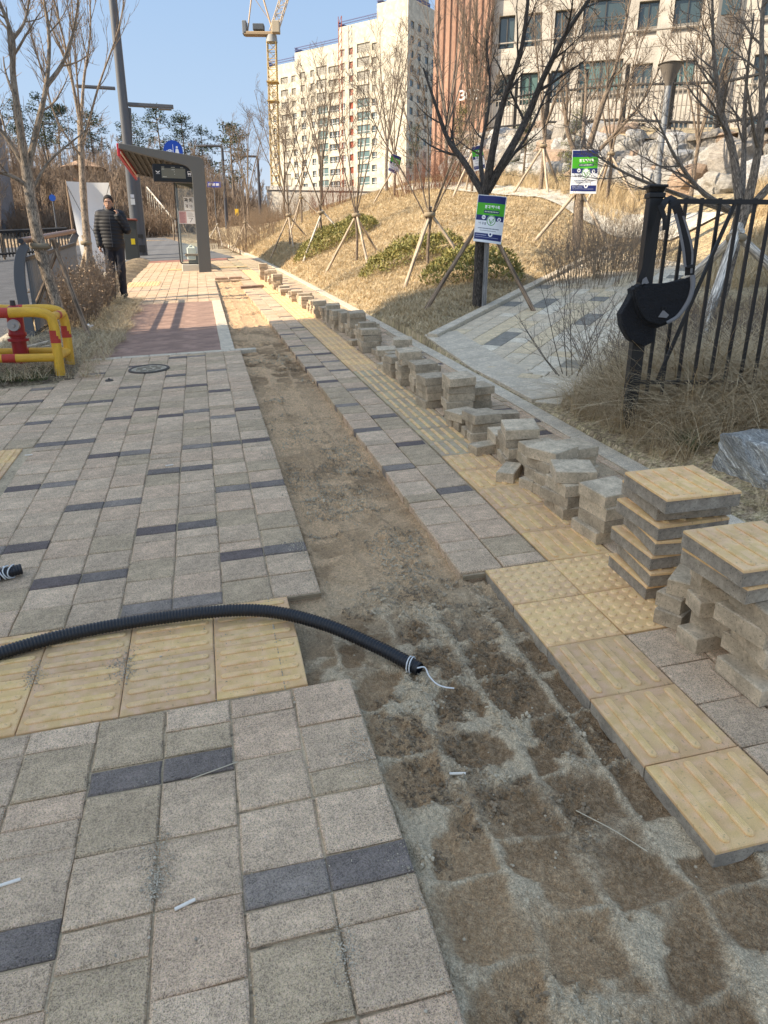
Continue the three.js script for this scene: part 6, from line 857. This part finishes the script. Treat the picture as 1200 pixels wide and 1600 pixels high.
  // concrete portal with a round arch
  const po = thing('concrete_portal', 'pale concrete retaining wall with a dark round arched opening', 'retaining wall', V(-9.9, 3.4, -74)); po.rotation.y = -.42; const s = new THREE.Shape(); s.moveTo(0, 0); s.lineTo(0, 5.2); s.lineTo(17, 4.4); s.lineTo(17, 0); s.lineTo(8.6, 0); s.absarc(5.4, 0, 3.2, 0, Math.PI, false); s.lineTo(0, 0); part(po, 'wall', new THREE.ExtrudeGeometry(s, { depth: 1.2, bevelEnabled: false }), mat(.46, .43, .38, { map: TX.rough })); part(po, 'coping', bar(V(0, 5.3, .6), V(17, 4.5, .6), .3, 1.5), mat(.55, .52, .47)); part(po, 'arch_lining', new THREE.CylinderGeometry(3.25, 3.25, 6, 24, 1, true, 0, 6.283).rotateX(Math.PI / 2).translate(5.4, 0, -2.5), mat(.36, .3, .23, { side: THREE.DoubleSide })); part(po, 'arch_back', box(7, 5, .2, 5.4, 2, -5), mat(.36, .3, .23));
}
console.log('far things');
// ------------------------------------------------------------------ the person on the phone
{
  const o = thing('person', 'person in a dark padded jacket standing with a phone at the ear', 'person', G(-1.6, 14.75, .012)); o.rotation.y = .22; o.scale.set(.95, 1.035, .97);
  const smin = (a, b, k) => { const h = clamp(.5 + .5 * (b - a) / k); return lerp(b, a, h) - k * h * (1 - h); };
  const cap = (p, a, b, r0, r1) => { const dx = b[0] - a[0], dy = b[1] - a[1], dz = b[2] - a[2], px = p[0] - a[0], py = p[1] - a[1], pz = p[2] - a[2], h = clamp((px * dx + py * dy + pz * dz) / (dx * dx + dy * dy + dz * dz)); return Math.hypot(px - dx * h, py - dy * h, pz - dz * h) - lerp(r0, r1, h); };
  const ell = (p, c, r) => { const x = (p[0] - c[0]) / r[0], y = (p[1] - c[1]) / r[1], z = (p[2] - c[2]) / r[2], k = Math.hypot(x, y, z); return (k - 1) * Math.min(...r); };
  function mc(f, lo, hi, n) {
    const m = new MarchingCubes(n, new THREE.MeshStandardMaterial(), false, false, 60000); m.isolation = 0; m.reset();
    for (let z = 0; z < n; z++) for (let y = 0; y < n; y++) for (let x = 0; x < n; x++) m.field[x + y * n + z * n * n] = -f([lerp(lo[0], hi[0], x / n), lerp(lo[1], hi[1], y / n), lerp(lo[2], hi[2], z / n)]);
    m.update(); const c = m.count, p = new Float32Array(m.positionArray.subarray(0, c * 3)), q = new Float32Array(m.normalArray.subarray(0, c * 3));
    for (let i = 0; i < c; i++) { for (let k = 0; k < 3; k++) { p[i * 3 + k] = lerp(lo[k], hi[k], (p[i * 3 + k] + 1) / 2); q[i * 3 + k] /= (hi[k] - lo[k]); } const l = Math.hypot(q[i * 3], q[i * 3 + 1], q[i * 3 + 2]) || 1; for (let k = 0; k < 3; k++) q[i * 3 + k] /= l; }
    const g = new THREE.BufferGeometry(); g.setAttribute('position', new THREE.BufferAttribute(p, 3)); g.setAttribute('normal', new THREE.BufferAttribute(q, 3)); return plain(g);
  }
  // joints (x to the viewer's right, z towards the viewer)
  const shL = [.2, 1.43, -.01], elL = [.29, 1.19, .06], wrL = [.16, 1.41, .13], shR = [-.2, 1.43, -.01], elR = [-.27, 1.16, -.02], wrR = [-.25, .93, .05], hipL = [.09, .93, 0], knL = [.1, .5, .03], anL = [.1, .09, -.01], hipR = [-.09, .93, 0], knR = [-.1, .5, .03], anR = [-.11, .09, .02];
  const headC = [-.005, 1.625, .025];
  const arms = (p, e) => Math.min(smin(cap(p, shL, elL, .058 + e, .047 + e), cap(p, elL, wrL, .045 + e, .031 + e * .9), .02), smin(cap(p, shR, elR, .058 + e, .047 + e), cap(p, elR, wrR, .045 + e, .032 + e * .9), .02));
  const torso = (p, e) => { let d = smin(ell(p, [0, 1.3, 0], [.2 + e, .2 + e, .12 + e]), ell(p, [0, 1.06, 0], [.165 + e, .2 + e, .115 + e]), .08); d = smin(d, ell(p, [0, .93, -.01], [.175 + e, .13 + e, .125 + e]), .06); return smin(d, cap(p, [-.15, 1.42, -.01], [.15, 1.42, -.01], .06 + e, .06 + e), .06); };
  const legs = (p, e) => Math.min(smin(cap(p, hipL, knL, .085 + e, .058 + e), cap(p, knL, anL, .056 + e, .04 + e), .03), smin(cap(p, hipR, knR, .085 + e, .058 + e), cap(p, knR, anR, .056 + e, .04 + e), .03));
  const head = (p) => { let d = ell(p, [headC[0], headC[1] + .03, headC[2] - .01], [.075, .095, .092]); d = smin(d, ell(p, [headC[0], headC[1] - .045, headC[2] + .015], [.058, .075, .07]), .04); d = smin(d, cap(p, [headC[0], headC[1] + .0, headC[2] + .085], [headC[0], headC[1] - .03, headC[2] + .1], .009, .015), .012); d = smin(d, cap(p, [headC[0] - .03, headC[1] - .065, headC[2] + .072], [headC[0] + .03, headC[1] - .065, headC[2] + .072], .009, .009), .008); d = smin(d, cap(p, [headC[0] - .045, headC[1] + .032, headC[2] + .07], [headC[0] + .045, headC[1] + .032, headC[2] + .07], .011, .011), .015); for (const s of [-1, 1]) { d = smin(d, ell(p, [headC[0] + s * .076, headC[1] - .005, headC[2] - .01], [.012, .032, .02]), .008); d = Math.max(d, -ell(p, [headC[0] + s * .03, headC[1] + .012, headC[2] + .088], [.017, .009, .014])); } return d; };
  const neck = (p) => cap(p, [0, 1.44, -.01], [0, 1.57, .01], .058, .05);
  const hand = (p, w, dir, up, side) => { const v = (a, b, c) => [w[0] + dir[0] * a + up[0] * b + side[0] * c, w[1] + dir[1] * a + up[1] * b + side[1] * c, w[2] + dir[2] * a + up[2] * b + side[2] * c]; let d = smin(cap(p, v(0, 0, 0), v(.06, .0, -.018), .024, .017), cap(p, v(.02, 0, .0), v(.065, 0, .02), .02, .016), .02); [[-.03, .034], [-.011, .042], [.009, .04], [.027, .03]].forEach(([c, l]) => { const a = v(.075, 0, c), b = v(.075 + l * .8, .012, c), e = v(.075 + l, .04, c * .9); d = Math.min(d, smin(cap(p, a, b, .0095, .009), cap(p, b, e, .009, .0075), .006)); }); return smin(d, cap(p, v(.02, .01, .03), v(.06, .035, .045), .011, .009), .01); };
  const handL = (p) => hand(p, wrL, [-.18, .96, -.22], [-.85, -.25, -.46], [.4, .1, -.9]), handR = (p) => hand(p, wrR, [.05, -.99, .1], [.8, .05, .4], [-.4, 0, .9]);
  const skin = mat(.42, .245, .17, { roughness: .55 }), jk = mat(.011, .012, .016, { roughness: .65 }), tr = mat(.02, .022, .032, { roughness: .8 }), hairM = mat(.014, .011, .009, { roughness: .8 });
  const bodyG = merge([mc((p) => smin(smin(torso(p, -.02), arms(p, -.012), .04), Math.min(legs(p, -.015), neck(p)), .03), [-.5, 0, -.35], [.5, 1.62, .35], 72), mc((p) => Math.min(head(p), neck(p)), [-.13, 1.47, -.12], [.13, 1.79, .17], 84), mc(handL, [.02, 1.34, -.02], [.26, 1.62, .24], 64), mc(handR, [-.36, .74, -.06], [-.12, 1.0, .18], 60)]);
  part(o, 'body', bodyG, skin);
  const quilt = (p) => .007 * Math.abs(Math.sin(p[1] * 3.1416 / .058 + p[0] * .8)) ** .6;
  part(o, 'jacket', mc((p) => { let d = smin(torso(p, .028), arms(p, .02), .035) - quilt(p); d = smin(d, cap(p, [0, 1.44, 0], [0, 1.535, .01], .085, .075), .02); d = Math.max(d, .84 - p[1] - .0); d = Math.max(d, -(cap(p, [0, 1.5, .015], [0, 1.64, .02], .062, .068))); const wl = Math.hypot(p[0] - wrL[0], p[1] - wrL[1], p[2] - wrL[2]) - .03, wr = Math.hypot(p[0] - wrR[0], p[1] - wrR[1], p[2] - wrR[2]) - .03; return Math.max(d, -Math.min(wl, wr)); }, [-.46, .8, -.3], [.46, 1.6, .3], 96), jk);
  part(o, 'zip', box(.008, .52, .006, 0, 1.16, .155).rotateX(0), mat(.1, .1, .11));
  part(o, 'trousers', mc((p) => { const f = .01 * noise(p[0] * 20, p[1] * 14) + .006 * Math.sin(p[1] * 40 + p[0] * 30) * sstep(.45, .1, p[1]); let d = smin(legs(p, .022) - f, ell(p, [0, .92, -.005], [.178, .13, .135]), .04); return Math.max(d, .05 - p[1]); }, [-.3, .03, -.25], [.3, 1.06, .25], 80), tr);
  for (const [s, a] of [[1, anL], [-1, anR]]) part(o, 'shoe', mc((p) => Math.max(smin(ell(p, [a[0] + s * .01, .05, a[2] + .09], [.05, .05, .11]), ell(p, [a[0], .06, a[2]], [.048, .065, .06]), .03), .002 - p[1]), [a[0] - .09, -.01, a[2] - .1], [a[0] + .09, .15, a[2] + .24], 36), mat(.015, .015, .016));
  part(o, 'hair', mc((p) => { let d = ell(p, [headC[0], headC[1] + .045, headC[2] - .018], [.086, .092, .1]) - .008 * noise(p[0] * 90, p[2] * 90 + p[1] * 40); const fr = .078 - 1.5 * clamp(.055 - (p[2] - headC[2]), 0, .12) - .3 * Math.abs(p[0] - headC[0]); return Math.max(d, headC[1] + fr + .014 * noise(p[0] * 70, p[2] * 70) - p[1]); }, [-.13, 1.56, -.13], [.13, 1.8, .15], 56), hairM);
  const gl = []; for (const s of [-1, 1]) gl.push(new THREE.TorusGeometry(.022, .0022, 5, 18).translate(headC[0] + s * .03, headC[1] + .01, headC[2] + .1)); gl.push(box(.02, .003, .003, headC[0], headC[1] + .013, headC[2] + .104)); part(o, 'glasses', merge(gl), mat(.02, .02, .02));
  const ph = solo('phone', 'dark phone held to the ear of the person', 'phone', rbox(.012, .15, .072, .004), mat(.01, .01, .012, { roughness: .3 })); ph.position.copy(V(.096, 1.575, .065).applyAxisAngle(UP, .22).add(o.position)); ph.rotation.set(.35, .22, -.15);
}
console.log('person');
shade(scene);
renderer.render(scene, camera);
